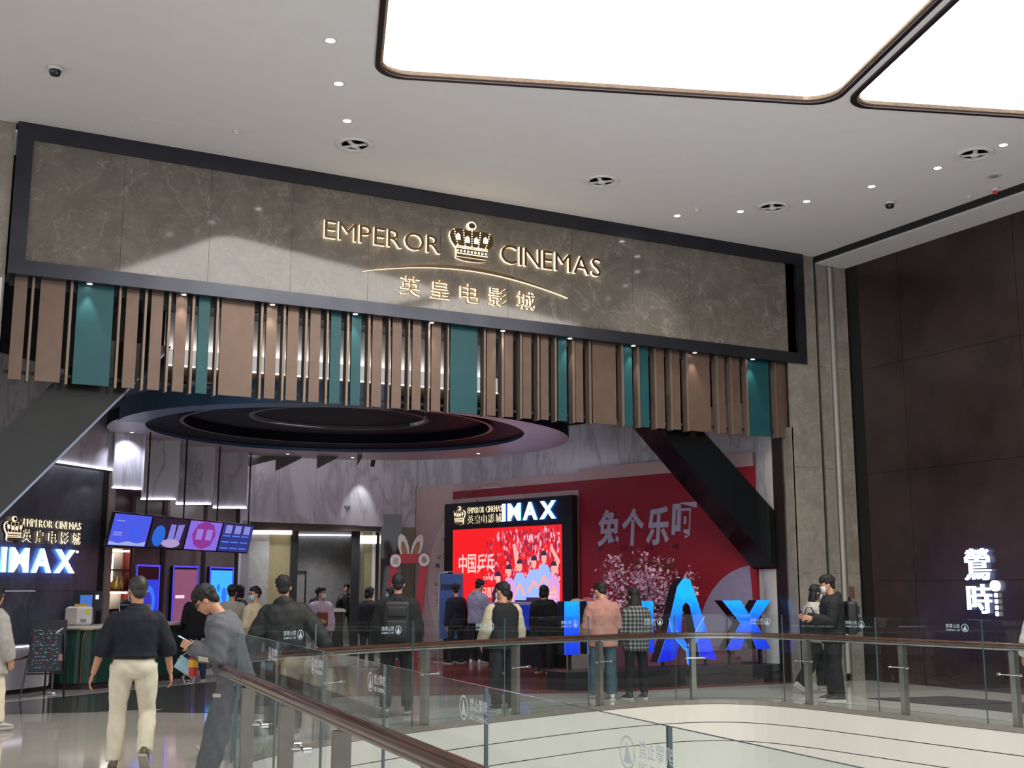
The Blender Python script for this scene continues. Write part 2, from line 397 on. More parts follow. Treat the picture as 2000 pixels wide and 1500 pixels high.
# drop the faces that fill the panel openings
from mathutils.geometry import intersect_point_tri_2d
def inpanel(c):
    for o, w, h in panels:
        d = c - o; x = d.dot(pa); y = d.dot(pb)
        if .02 < x < w - .02 and .02 < y < h - .02: return True
    return False
bmesh.ops.delete(bm, geom=[f for f in bm.faces if inpanel(f.calc_center_median())], context='FACES')
me = bpy.data.meshes.new('ceiling'); bm.to_mesh(me); bm.free(); me.materials.append(CEIL)
ce = bpy.data.objects.new('ceiling', me); COL.objects.link(ce); tag(ce, 'pale grey painted ceiling of the mall', None, None, 'structure')
for k, (o, w, h) in enumerate(panels):
    t = thing('ceiling_light_panel', ('huge glowing rounded ceiling panel over the atrium, the larger one' if k == 0 else 'glowing rounded ceiling panel cut off by the right picture edge'), 'light panel', (o + pa * w / 2 + pb * h / 2), 0, 'luminous ceiling panels')
    mb = MB(); ps = rrect(o, w, h, .35); mb.add([(p.x, p.y, CZ + .06) for p in ps], [list(range(len(ps)))])
    mb.build('diffuser', PANELM, t)
    for r0, r1, z0, z1, m, nm in ((0, -.06, CZ + .06, CZ - .03, DKTRIM, 'rim'), (.0, .03, CZ + .06, CZ + .0, WARMTRIM, 'inner_trim')):
        mb = MB(); A = [o + pa * (x) + pb * (y) for x, y in [((p - o).dot(pa), (p - o).dot(pb)) for p in ps]]
        c = o + pa * w / 2 + pb * h / 2
        B = []
        for p in ps:
            d = p - c; sx = d.dot(pa); sy = d.dot(pb); B.append(c + pa * (sx * (1 - r1 / (w / 2))) + pb * (sy * (1 - r1 / (h / 2))))
        n = len(ps)
        for i in range(n):
            j = (i + 1) % n
            zA, zB = (z1, z1)
            mb.add([(A[i].x, A[i].y, zA), (A[j].x, A[j].y, zA), (B[j].x, B[j].y, zB), (B[i].x, B[i].y, zB)], [(0, 1, 2, 3)])
            mb.add([(A[i].x, A[i].y, z0), (A[j].x, A[j].y, z0), (A[j].x, A[j].y, z1), (A[i].x, A[i].y, z1)], [(0, 1, 2, 3)])
            if r1 < 0: mb.add([(B[i].x, B[i].y, CZ), (B[j].x, B[j].y, CZ), (B[j].x, B[j].y, z1), (B[i].x, B[i].y, z1)], [(0, 1, 2, 3)])
        mb.build(nm, m, t)
# right wall: dark brown panels
wr = thing('wall_right', 'dark brown panelled shop wall at the right', None, kind='structure')
mb = MB(); mb.box((15.53, -9, 0), (15.9, 15.95, CZ)); mb.build('backing', BLACK, wr)
ys = [15.6, 14.62, 12.2, 9.8, 7.4, 5.0, 2.6, -1, -9]
zs = [.0, 1.72, 3.6, 5.5, 7.55]
for i in range(len(ys) - 1):
    for j in range(len(zs) - 1):
        mb = MB(); mb.box((15.5, ys[i + 1] + .004, zs[j] + .003), (15.53, ys[i] - .004, zs[j + 1] - .003)); mb.build('wall_panel', BROWNW, wr)
# right bulkhead with a shadow gap
bk = thing('ceiling_bulkhead', 'narrow white dropped ceiling bulkhead above the dark brown wall', None, kind='structure')
mb = MB(); mb.box((14.80, -9, 7.47), (15.5, 15.9, 7.55)); mb.build('bulkhead_board', SOFF, bk)
mb = MB(); mb.box((14.74, -9, 7.5), (14.80, 15.9, 7.6)); mb.build('shadow_gap', BLACK, bk)
# left part of the front wall beside the cinema
mb = MB(); mb.box((-9, 15.95, 0), (1.13, 16.5, CZ)); struct('wall_front', mb, MGREY2, 'grey stone wall beside the left end of the cinema sign')
mb = MB(); mb.box((.62, 15.91, 0), (1.10, 15.95, 5.5)); struct('trim_7', mb, WHITE, 'pale strip on the wall under the left end of the sign')

# right pillar (front slabs, channel, jamb strips)
pil = thing('pillar', 'grey veined marble pillar with a pale vertical channel, right of the entrance', None, kind='structure')
mb = MB(); mb.box((14.08, 15.95, 0), (15.9, 16.9, CZ)); mb.build('core', BLACK, pil)
for x0, x1 in ((14.05, 14.72), (14.77, 15.03), (15.19, 15.5)):
    for z0, z1 in ((0, 1.85), (1.85, 3.7), (3.7, 5.55), (5.55, CZ)):
        if x0 == 15.19 or True:
            mb = MB(); mb.box((x0, 15.9, z0 + .002), (x1, 15.95, z1 - .002)); mb.build('marble_slab', MGREY2, pil)
mb = MB(); mb.box((15.03, 15.925, .12), (15.19, 15.95, 7.47)); mb.build('channel', mat('channel_paint', '#b9b6b0', .5), pil)
mb = MB(); mb.box((15.03, 15.885, 0), (15.055, 15.93, 7.47)); mb.box((15.165, 15.885, 0), (15.19, 15.93, 7.47)); mb.build('channel_edge', STEEL, pil)
mb = MB(); mb.box((14.745, 15.88, 0), (14.765, 15.95, CZ)); mb.build('bright_edge', STEEL, pil)
for y0, y1, m, nm in ((15.9, 16.11, MGREY2, 'jamb_stone'), (16.11, 16.15, STEEL, 'jamb_trim'), (16.15, 16.43, mat('jamb_brown', '#241a1a', .4), 'jamb_panel'), (16.43, 16.62, WHITE, 'jamb_strip'), (16.62, 16.88, MWHITE, 'jamb_marble')):
    mb = MB(); mb.box((14.03, y0, 0), (14.08, y1, 4.4)); mb.build(nm, m, pil)
pl = MB(); pl.box((15.22, 15.885, 1.42), (15.33, 15.9, 1.62)); pl.build('fire_notice', mat('notice', '#6a4a48', .4), pil)

# ---------------------------------------------------------------- the sign band over the entrance
band = thing('sign_band', 'long grey-brown marble sign band in a dark metal frame over the entrance', None, kind='structure')
X0, X1, ZB, ZT = 1.15, 14.45, 5.56, 7.6
mb = MB(); mb.box((X0, 15.86, ZT - .22), (X1, 16.4, ZT)); mb.box((X0, 15.86, ZB), (X1, 16.4, ZB + .19))
mb.box((X0, 15.86, ZB + .19), (X0 + .2, 16.4, ZT - .22)); mb.box((X1 - .2, 15.86, ZB + .19), (X1, 16.4, ZT - .22)); mb.box((X0 + .2, 15.93, ZB + .19), (X1 - .2, 16.4, ZT - .22))
mb.build('frame', NAVY, band)
nx = 11; w = (X1 - X0 - .4) / nx
for i in range(nx):
    mb = MB(); mb.box((X0 + .2 + i * w + .002, 15.9, ZB + .19), (X0 + .2 + (i + 1) * w - .002, 15.93, ZT - .22)); mb.build('marble_slab', MGREY, band)
# ---------------------------------------------------------------- slat screen hanging under the sign
def px(x, y, Y):          # picture position -> point of the plane at depth Y
    fh = Vector((math.sin(YAW), math.cos(YAW), 0)); r = Vector((math.cos(YAW), -math.sin(YAW), 0)); z = Vector((0, 0, 1))
    fw = fh * math.cos(PITCH) + z * math.sin(PITCH); up = -fh * math.sin(PITCH) + z * math.cos(PITCH)
    d = fw * 2300 + r * (x - 1000) - up * (y - 750); return EYE + d * (Y / d.y)
sl = thing('slat_screen', 'hanging screen of bronze and teal vertical slats under the sign', 'slat screen', (7.8, 16.05, 4.22))
A = [(80, 180, 'b'), (213, 232, 't'), (280, 470, 'b'), (505, 525, 't'), (562, 838, 'g'), (875, 893, 't'), (935, 1030, 'b'), (1072, 1090, 't'), (1125, 1215, 'b'), (1252, 1270, 't'), (1310, 1395, 'b'), (1432, 1450, 't'), (1485, 1570, 'g'), (1615, 1632, 't'), (1655, 1905, 'b')]
B = [(408, 425, 't'), (455, 535, 'b'), (578, 595, 't'), (617, 700, 'b'), (743, 760, 't'), (788, 865, 'b'), (905, 920, 't'), (943, 1020, 'g'), (1058, 1075, 't'), (1100, 1172, 'g'), (1218, 1234, 't'), (1258, 1330, 'b'), (1372, 1384, 't'), (1408, 1478, 'b'), (1520, 1532, 't'), (1560, 1625, 'b'), (1670, 1683, 't'), (1704, 1773, 'b'), (1815, 1826, 't'), (1845, 2048, 'g')]
Cc = [(165, 178, 't'), (195, 262, 'b'), (300, 315, 't'), (328, 392, 'b'), (437, 452, 't'), (467, 530, 'b'), (567, 582, 't'), (600, 660, 'b'), (697, 712, 't'), (730, 795, 'g'), (830, 848, 't'), (862, 918, 'b'), (955, 970, 't'), (990, 1165, 'b'), (1198, 1215, 't'), (1225, 1287, 'g'), (1318, 1335, 't'), (1347, 1410, 'g'), (1445, 1460, 't'), (1470, 1528, 'b'), (1562, 1578, 't'), (1585, 1645, 'b'), (1682, 1698, 't'), (1700, 1870, 'b')]
D = [(372, 388, 't'), (391, 448, 'b'), (478, 492, 't'), (500, 560, 'b'), (595, 610, 't'), (612, 778, 'g'), (812, 825, 't'), (830, 930, 'b')]
for lst, ox, py in ((A, 0, 656), (B, 400, 682), (Cc, 900, 732), (D, 1300, 762)):
    for a, b, k in lst:
        x0 = px(ox + a * .26, py, 16.03).x; x1 = px(ox + b * .26, py, 16.03).x
        mb = MB()
        if k == 't': mb.box((x0, 15.99, 4.2), (x1, 16.12, 5.56)); mb.build('tube_slat', BRONZED, sl)
        else: mb.box((x0, 16.03, 4.22), (x1, 16.07, 5.56)); mb.build('bronze_slat' if k == 'b' else 'teal_slat', BRONZE if k == 'b' else TEAL, sl)
mb = MB(); mb.box((1.2, 16.08, 5.45), (14.0, 16.12, 5.56)); mb.box((1.2, 16.08, 4.3), (14.0, 16.1, 4.34)); mb.build('hanging_rail', BLACK, sl)
spx = [(175, 557), (359, 577), (532, 597), (694, 615), (843, 632), (982, 647), (1113, 661), (1237, 674), (1357, 687), (1470, 698)]
nth = ['first', 'second', 'third', 'fourth', 'fifth', 'sixth', 'seventh', 'eighth', 'ninth', 'tenth']
LENS = glow('spot_lens', (1, .93, .85), 9)
for i, (x, y) in enumerate(spx):
    p = px(x, y, 15.935); p.z = ZB
    t = thing('slat_spotlight', 'small round spotlight under the sign frame, %s from the left' % nth[i], 'spotlight', p, 0, 'spotlights under the sign frame')
    MB().lathe([(.055, 0), (.055, -.008), (.035, -.012), (.035, 0)], p, 20).build('bezel', STEEL, t)
    MB().lathe([(.034, -.004), (.034, -.009)], p, 16).build('lens', LENS, t)
    spot('spot_lamp', p + Vector((0, 0, -.02)), (0, .12, -1), SLAT_SPOT_W * 1.5, 50, .6, (1, .9, .8), .03, t)

# ---------------------------------------------------------------- gold lettering and crown on the sign
GOLDF = mat('dark_gold_face', '#5f4c36', .3, .8, noise=.1, scale=10)
GOLDS = mat('lit_gold_edge', '#c9a86a', .3, .6, emit=(1.0, .80, .50), es=1.6)
def crown(name, parent, c, u, n, w, h, depth, face, edge):
    """crown emblem: outline bowl, arches with pearls, jewelled band, orb on top"""
    T = Matrix.Identity(4); T.col[0][:3] = Vector(u).normalized(); T.col[1][:3] = (0, 0, 1); T.col[2][:3] = Vector(n).normalized(); T.col[3][:3] = Vector(c)
    S = lambda x, y: (x * w, y * h)
    root = bpy.data.objects.new(name, MB().prism([S(*p) for p in [(-.34, -.40), (.34, -.40), (.35, -.2), (.46, -.04), (.5, .1), (.48, .2), (.41, .27), (.31, .3), (.2, .3), (.08, .27), (0, .3), (-.08, .27), (-.2, .3), (-.31, .3), (-.41, .27), (-.48, .2), (-.5, .1), (-.46, -.04), (-.35, -.2)]], 0, depth, 0, T, 1).mesh(name, [face, edge])); link(root, parent)
    d = depth
    def rel(nm, prim, m=None):
        o = bpy.data.objects.new(nm, prim.mesh(nm, m or [edge])); COL.objects.link(o); o.parent = root; return o
    mb = MB()
    for a in (-.42, -.2, 0, .2, .42):
        for q in range(7):
            t = q / 6; x = a * (1 - .25 * (1 - t)) * (1.0 if t < .8 else .96); y = -.1 + .36 * t
            if abs(x) < .47: mb.prism([S(x + .012 * math.cos(k) * 1.2, y + .012 * math.sin(k) * 1.2) for k in (0, 1.05, 2.1, 3.14, 4.19, 5.24)], d, d + .008, 0, T)
    rel('pearls', mb)['kind'] = 'stuff'
    mb = MB()
    for x, y in ((-.31, .08), (-.1, .04), (.1, .04), (.31, .08)): mb.prism([S(x - .05, y - .07), S(x + .05, y - .07), S(x + .045, y + .05), S(x, y + .1), S(x - .045, y + .05)], d, d + .006, 0, T)
    rel('cutouts', mb)
    mb = MB()
    for y in (-.15, -.19, -.33): mb.prism([S(-.36, y), S(.36, y), S(.36, y + .022), S(-.36, y + .022)], d, d + .006, 0, T)
    rel('band_lines', mb)
    mb = MB()
    for k in range(9): mb.prism([S(-.32 + k * .08 - .02, -.28), S(-.32 + k * .08 + .02, -.28), S(-.32 + k * .08 + .02, -.23), S(-.32 + k * .08 - .02, -.23)], d, d + .006, 0, T)
    rel('band_jewels', mb)['kind'] = 'stuff'
    mb = MB(); mb.prism([S(.35 * math.cos(a) , -.42 + .07 * math.sin(a)) for a in [2 * math.pi * i / 20 for i in range(20)]], 0, d * .6, 0, T, 1); rel('base_rim', mb, [face, edge])
    mb = MB(); mb.prism([S(.1 * math.cos(a), .41 + .105 * math.sin(a)) for a in [2 * math.pi * i / 18 for i in range(18)]], 0, d, 0, T, 0); rel('orb_ring', mb)
    mb = MB(); mb.prism([S(.075 * math.cos(a), .41 + .07 * math.sin(a)) for a in [2 * math.pi * i / 16 for i in range(16)]], d, d + .006, 0, T); rel('orb', mb, [face])
    return root
sg = thing('cinema_sign', 'large gold lit cinema lettering with a crown on the marble band', 'sign', (7.7, 15.9, 5.9))
n_ = (0, -1, 0); u_ = (1, 0, 0)
def ltrs(text, x0, z0, x1, h, **k): lettering('letter', text, (x0, 15.895, z0), u_, n_, h, x1 - x0, .05, [GOLDF, GOLDS], sg, **k)
ltrs('EMPEROR', 5.34, 6.615, 7.19, .28, gap=.1)
ltrs('CINEMAS', 8.23, 6.62, 10.08, .31, gap=.1)
crown('crown', sg, (7.72, 15.895, 6.88), u_, n_, .76, .64, .05, GOLDF, GOLDS)
for i, ch in enumerate('英皇电影城'):
    x = 6.55 + i * (2.3 - .32) / 4; lettering('character', ch, (x, 15.895, 5.92), u_, n_, .29, .32, .05, [GOLDF, GOLDS], sg, offset=-.004)
mb = MB(); top = []; bot = []
for i in range(33):
    t = i / 32; x = 5.95 + 3.5 * t; z = 6.19 + .26 * math.sin(math.pi * t) ** .9 if 0 < t < 1 else 6.19; th = .028 * math.sin(math.pi * t)
    top.append((x, z + th)); bot.append((x, z - th))
Tm = FAC.T()
mb.prism([(a, b) for a, b in top] + [(a, b) for a, b in bot[-2:0:-1]], .005, .05, 0, Tm, 1); mb.build('swoosh', [GOLDF, GOLDS], sg)

# ---------------------------------------------------------------- ceiling fittings (on the ceiling plane)
DLENS = glow('downlight_lens', (.95, .97, 1), 8)
def downlight(x, y, label, i, z=CZ, r=.075, w=None, group='downlights in the mall ceiling', col=(1, .97, .93), ang=85):
    p = Vector((x, y, z)); t = thing('downlight', label, 'downlight', p, 0, group)
    MB().lathe([(r, 0), (r, -.006), (r * .82, -.008), (r * .6, .0), (r * .6, .002), (r, .002)], p, 24).build('trim_ring', WHITE, t)
    MB().lathe([(r * .72, -.001), (r * .6, -.006), (.001, -.006)], p, 20).build('lens', DLENS, t)
    if w: spot('downlight_lamp', p + Vector((0, 0, -.03)), (0, 0, -1), w, ang, .7, col, .06, t)
DL = [(3.97, 11.77, 'downlight nearest the top of the picture, left of the large glowing panel'), (4.44, 12.81, 'middle downlight of the row left of the large glowing panel'), (4.93, 13.85, 'downlight just in front of the left ceiling air vent'),
      (11.08, 15.08, 'ceiling downlight closest to the sign frame, right half'), (11.85, 14.42, 'ceiling downlight left of the faint air vent at right'), (12.45, 13.53, 'ceiling downlight right of the faint air vent at right'),
      (12.84, 12.53, 'ceiling downlight left of the right dome camera'), (13.1, 11.49, 'second ceiling downlight from the right picture edge'), (13.19, 10.42, 'rightmost ceiling downlight, beside the right air vent')]
for i, (x, y, lb) in enumerate(DL): downlight(x, y, lb, i, w=DOWNLIGHT_W)
VENTD = mat('vent_dark', '#97989c', .5); VENTW = mat('vent_white', '#d0cecb', .6)
def vent(x, y, label, r=.27):
    p = Vector((x, y, CZ)); t = thing('air_vent', label, 'vent', p, 0, 'round ceiling air vents')
    MB().lathe([(r, 0), (r, -.012), (r * .9, -.03), (r * .66, -.012), (r * .66, .0)], p, 36).build('flange', VENTW, t, True)
    MB().lathe([(r * .64, -.004), (.001, -.004)], p, 30).build('throat', VENTD, t)
    mb = MB()
    MB().lathe([(r * .26, -.012), (r * .2, -.04), (.001, -.045)], p, 20).build('hub', VENTW, t, True)
    for k in range(4):
        a = math.pi / 4 + k * math.pi / 2; T = Matrix.Translation(p + Vector((0, 0, -.02))) @ Matrix.Rotation(a, 4, 'Z')
        MB().box((r * .2, -.03, -.006), (r * .64, .03, .006), 0, T).build('vane', VENTW, t)
vent(5.31, 14.59, 'round air vent in the ceiling above the left part of the sign')
vent(9.09, 14.24, 'round air vent in the ceiling above the right part of the sign')
vent(12.16, 14.0, 'round air vent between two downlights, near the right ceiling corner')
vent(13.11, 10.84, 'round air vent near the right picture edge')
def dome(x, y, label):
    p = Vector((x, y, CZ)); t = thing('dome_camera', label, 'camera', p)
    MB().lathe([(.085, 0), (.085, -.03), (.075, -.045), (.001, -.045)], p, 24).build('base', WHITE, t, True)
    MB().lathe([(.07, -.04), (.068, -.07), (.05, -.105), (.001, -.115)], p, 24).build('dome', mat('smoked_dome', '#101214', .1, spec=.7), t, True)
dome(1.36, 13.93, 'dark dome camera on the ceiling at upper left'); dome(13.62, 12.93, 'dark dome camera on the ceiling near the dark brown wall')
def detector(x, y, label, m, r=.055, h=.05, cat='detector'):
    p = Vector((x, y, CZ)); t = thing('smoke_detector' if cat == 'detector' else cat.replace(' ', '_'), label, cat, p)
    MB().lathe([(r, 0), (r, -h * .4), (r * .8, -h * .55), (.001, -h * .55)], p, 20).build('base', WHITE, t, True)
    MB().lathe([(r * .6, -h * .5), (r * .55, -h), (.001, -h)], p, 20).build('sensor', m, t, True)
detector(3.75, 14.86, 'small white smoke detector above the left part of the sign', VENTW)
detector(11.15, 14.65, 'small white smoke detector behind the right row of downlights', VENTW)
detector(14.5, 12.15, 'faint white detector beside the red alarm light', VENTW, .05, .04)
detector(14.55, 11.7, 'red alarm light on the ceiling beside the bulkhead', mat('alarm_red', '#a01822', .3, emit='#a01822', es=.3), .06, .09, 'alarm light')
detector(14.08, 11.33, 'flat grey ceiling speaker near the right picture edge', VENTD, .12, .015, 'ceiling speaker')
t = thing('access_hatch', 'faint square access hatch in the ceiling above the sign left end', 'hatch', (2.85, 15.2, CZ))
mb = MB(); mb.box((2.5, 15.0, CZ - .004), (3.1, 15.5, CZ - .001)); mb.build('door', CEIL, t)
mb = MB()
for a, b in (((2.49, 14.99), (3.11, 15.0)), ((2.49, 15.5), (3.11, 15.51)), ((2.49, 14.99), (2.5, 15.51)), ((3.1, 14.99), (3.11, 15.51))): mb.box((a[0], a[1], CZ - .003), (b[0], b[1], CZ))
mb.build('gap', SOFF, t)

# ---------------------------------------------------------------- shop sign on the dark brown wall
sh = thing('shop_sign', 'white glowing vertical two-character shop sign on the dark brown wall', 'sign', (15.5, 13.3, 1.2))
SHOPF = glow('shop_letter_face', (.92, .96, 1), 2.2); SHOPS = glow('shop_letter_edge', (.3, .48, 1), 2.5)
uu = (0, -1, 0); nn = (-1, 0, 0)
lettering('character', '鶯', (15.47, 13.52, 1.72), uu, nn, .50, .50, .05, [SHOPF, SHOPS], sh, offset=.004)
lettering('character', '時', (15.47, 13.50, 1.20), uu, nn, .46, .46, .05, [SHOPF, SHOPS], sh, offset=.008)
mb = MB(); mb.prism([(.085 * math.cos(2 * math.pi * i / 24), .085 * math.sin(2 * math.pi * i / 24)) for i in range(24)], 0, .05, 0, Matrix.Translation((15.47, 12.95, 1.63)) @ Matrix(((0, 0, -1, 0), (-1, 0, 0, 0), (0, 1, 0, 0), (0, 0, 0, 1))), 1)
mb.build('disc', [glow('shop_disc', (1, .92, .98), 2.2), SHOPS], sh)
for i in range(4): MB().box((15.44, 12.93, 1.45 - i * .095), (15.47, 12.985, 1.52 - i * .095), 0).build('small_character', SHOPF, sh, bevel=.012)
for z in (1.98, 1.45):
    for yy in (13.4, 13.15): MB().box((15.46, yy - .01, z - .01), (15.5, yy + .01, z + .01)).build('standoff', BLACK, sh)
# ---------------------------------------------------------------- cinema lobby shell
def wall(name, fr, s0, s1, z0, z1, d0, d1, m, label, parent=None):
    mb = MB(); fr.box(mb, s0, z0, d0, s1, z1, d1); return struct(name, mb, m, label, parent)
# left wall: charcoal marble, a pale upper panel with a glowing lower edge
lw = thing('wall_left', 'charcoal marble lobby wall carrying the lit sign at far left', None, kind='structure')
for s0, s1 in ((-6.0, -3.6), (-3.6, -1.9), (-1.9, -.22)):
    for z0, z1 in ((0, 1.55), (1.55, 3.62)):
        mb = MB(); LW.box(mb, s0 + .002, z0 + .002, -.1, s1 - .002, z1 - .002, 0); mb.build('marble_slab', MDARK, lw)
mb = MB(); LW.box(mb, -.22, 0, -.1, -.10, 3.62, .02); mb.build('dark_strip', BLACK, lw)
mb = MB(); LW.box(mb, -.10, 0, -.1, .06, 3.62, .06); mb.build('beige_post', mat('beige_post', '#8a7c74', .4), lw)
mb = MB(); LW.box(mb, -6.0, 3.66, .12, -.12, 5.2, .2); mb.build('upper_panel', MWHITE, lw)
mb = MB(); LW.box(mb, -6.0, 3.64, .12, -.12, 3.658, .235); mb.build('led_strip', LEDW, lw)
mb = MB(); LW.box(mb, -6.0, 3.66, -1.5, 5.5, 7.4, -1.4); mb.build('upper_backing', DARKIN, lw)
mb = MB(); LW.box(mb, -6.0, 3.62, -1.4, -.1, 3.66, .0); mb.build('wall_cap', DARKIN, lw)
# concession back wall with sawtooth pale fins above
cw = thing('wall_concession', 'brown-grey stone wall behind the snack counter with pale marble fins above', None, kind='structure')
STONEB = marble('brown_grey_stone', '#5b544f', '#7a726b', .35, 1.5, .03, .4, .2)
for s0, s1 in ((.78, 1.62), (1.74, 3.0), (3.12, 4.25)):
    mb = MB(); LW.box(mb, s0, 0, -.12, s1, 3.27, -.02); mb.build('stone_panel', STONEB, cw)
for s in (1.62, 3.0, 4.25):
    mb = MB(); LW.box(mb, s, 0, -.12, s + .12, 3.27, .0); mb.build('dark_divider', BLACK, cw)
mb = MB(); LW.box(mb, -.1, 0, -1.4, 6.5, 5.2, -1.3); mb.build('rear_wall', mat('dark_red_rear', '#3a2424', .5), cw)
FINP = [((3.50, 21.42), (4.0, 21.56), 3.34), ((4.16, 22.35), (4.73, 22.1), 3.22), ((4.96, 23.11), (5.56, 22.84), 3.21), ((5.84, 23.78), (6.44, 23.5), 3.20)]
for i, (a, b, zb) in enumerate(FINP):
    a = Vector(a); b = Vector(b); w_ = (b - a).normalized(); k = Vector((-w_.y, w_.x)) * .05
    mb = MB(); mb.prism([a, b, b + k, a + k], zb, 4.6); mb.build('marble_fin', MWHITE, cw)
    mb = MB(); mb.prism([a - k * .6, b - k * .6, b + k * .9, a + k * .9], zb - .025, zb); mb.build('led_strip', LEDW, cw)
    if i < 3:
        c = Vector(FINP[i + 1][0]); t_ = (c - b).normalized(); k2 = Vector((-t_.y, t_.x)) * -.04
        mb = MB(); mb.prism([b, c, c + k2, b + k2], zb, 4.6); mb.build('fin_return', MWHITE, cw)
# back wall with the corridor opening
bw = thing('wall_back', 'pale streaked marble lobby wall over the corridor opening', None, kind='structure')
n = 5
for i in range(n):
    a = -.15 + (BWL + .15) * i / n; b = -.15 + (BWL + .15) * (i + 1) / n
    mb = MB(); BW.box(mb, a + .003, 3.02, -.2, b - .003, 5.2, 0); mb.build('marble_slab', MWHITE, bw)
mb = MB(); BW.box(mb, -.15, 0, -.2, .12, 3.02, 0); mb.build('pier', marble('pale_grey_stone', '#8e8b8b', '#a9a6a4', .3, 1.2, .03, .4, .1), bw)
mb = MB(); BW.box(mb, BWL - .42, 0, -.2, BWL, 3.02, 0); mb.build('pier', mat('pale_olive_wall', '#8a8672', .5), bw)
mb = MB(); BW.box(mb, -.2, 5.2, -.3, BWL + .2, 7.4, -.2); mb.build('upper_backing', DARKIN, bw)
# corner fillers closing the wall joints
q = [LW.p(4.25, 0, -.1), LW.p(4.25, 0, -1.3), BW.p(-.3, 0, -1.6), BW.p(-.02, 0, -.02)]
mb = MB(); mb.prism([(p.x, p.y) for p in q][::-1], 0, 7.2); mb.build('corner_pier', MWHITE, bw)
q = [BW.p(BWL - .05, 0, -.03), BW.p(BWL + 1.2, 0, -.03), BW.p(BWL + 1.2, 0, -.25), BW.p(BWL - .05, 0, -.25)]
mb = MB(); mb.prism([(p.x, p.y) for p in q], 0, 7.2); mb.build('corner_pier', MWHITE, bw)
# corridor, running on along the line of sight of the entrance
CF = Frame((8.73, 25.37), (.957, -.29))
co = thing('corridor', 'dim marble corridor leading away behind the lobby', None, kind='structure')
CG = marble('corridor_grey_marble', '#8a8a8c', '#aaaaac', .22, .8, .05, .6, .15)
OLIVE = mat('olive_gold_column', '#8a8260', .3, .2)
def cbox(s0, z0, d0, s1, z1, d1, m, nm):
    mb = MB(); CF.box(mb, s0, z0, -d0, s1, z1, -d1); return mb.build(nm, m, co)
cbox(-2.1, 0, .7, -2.0, 3.4, 10, CG, 'side_wall'); cbox(2.15, 0, 1.75, 2.25, 3.4, 10, mat('black_gloss_wall', '#26262b', .12, noise=.2), 'side_wall')
cbox(-2.1, 3.4, 1.75, 2.25, 3.45, 10, mat('corridor_ceiling', '#8d8884', .6), 'corridor_ceiling'); cbox(-2.1, 3.4, .45, .6, 3.45, 1.75, mat('corridor_ceiling', '#8d8884', .6), 'corridor_ceiling'); cbox(-2.1, 0, 10, 2.25, 3.4, 10.1, CG, 'end_wall')
for a, b, d0, m in ((-1.70, -1.2, 2.2, CG), (-1.2, -.70, 2.3, OLIVE), (-.70, -.52, 2.2, BLACK), (.76, .95, 2.2, BLACK), (.95, 1.03, 2.4, WHITE), (1.03, 1.27, 2.5, OLIVE), (1.27, 1.35, 2.4, WHITE)): cbox(a, 0, d0, b, 2.95, d0 + .25, m, 'column')
cbox(-1.72, 2.86, 2.0, -.68, 2.95, 2.2, LEDW2, 'light_cove'); cbox(.96, 2.66, 2.25, 1.36, 2.86, 2.4, glow('soft_cove', (1, .95, .88), .9), 'light_cove')
cbox(-1.75, 2.95, 2.0, 2.15, 3.4, 2.5, mat('brown_lintel', '#5a4d46', .4), 'lintel'); cbox(-.9, 3.17, 9.9, 1.2, 3.21, 10, glow('end_led', (.9, .9, 1), 1.6), 'led_strip')
cbox(1.36, 0, 1.0, 1.84, 3.3, 1.45, mat('dark_gloss_column', '#3c3b40', .1, noise=.25, scale=1), 'dark_column')
cbox(-.66, 0, 9.93, -.62, 2.1, 10, BLACK, 'door_outline'); cbox(-.16, 0, 9.93, -.12, 2.1, 10, BLACK, 'door_outline'); cbox(-.66, 2.06, 9.93, -.12, 2.1, 10, BLACK, 'door_outline')
cbox(.55, .0, 8.2, .95, 1.0, 8.6, mat('white_lit_desk', '#c4c4cc', .4), 'side_desk')
for a in (-1.1, .6):
    p = CF.p(a, 3.395, -1.4); MB().lathe([(.05, 0), (.05, -.008), (.001, -.008)], p, 16).build('ceiling_spot', DLENS, co)
for dd, ss in ((1.4, -1.1), (1.4, .6), (4, 0), (6.5, 0), (8.6, 0)): spot('corridor_lamp', CF.p(ss, 3.36, -dd), (0, 0, -1), 110, 125, .8, (1, .97, .94), .1, co)

# right wall
rw = thing('wall_right', 'pale streaked marble lobby wall above the red poster boards', None, kind='structure')
for i in range(6):
    a = RWL * i / 6; b = RWL * (i + 1) / 6
    mb = MB(); RW.box(mb, a + .003, 0, -.3, b - .003, 5.0, -.06); mb.build('marble_slab', MWHITE, rw)
mb = MB(); RW.box(mb, -.5, 5.0, -.4, RWL, 7.4, -.3); mb.build('upper_backing', DARKIN, rw)
# lobby ceiling, bulkhead with cove light, enclosing walls
mb = MB(); mb.box((-2, 16.35, 7.2), (16, 28, 7.3)); struct('ceiling', mb, DARKIN, 'dark high ceiling inside the cinema lobby')
bu = thing('lobby_bulkhead', 'long bulkhead with a bright cove light seen between the slats', None, kind='structure')
mb = MB(); mb.box((4.8, 23.8, 6.05), (14.2, 24.0, 6.36)); mb.build('fascia', glow('fascia_painted_glow', (.95, .95, .92), .33), bu)  # cove light on the fascia put into its colour as a glow
mb = MB(); mb.box((4.8, 24.2, 6.3), (14.2, 24.3, 7.2)); mb.build('cove_wall', WHITE, bu)
mb = MB(); mb.box((4.8, 24.0, 6.3), (14.2, 24.08, 6.36)); mb.build('cove_led', glow('cove_led', (1, .97, .95), 9), bu)
mb = MB(); mb.box((4.8, 23.85, 5.78), (14.2, 24.1, 6.05)); mb.build('tan_band', TANB, bu)
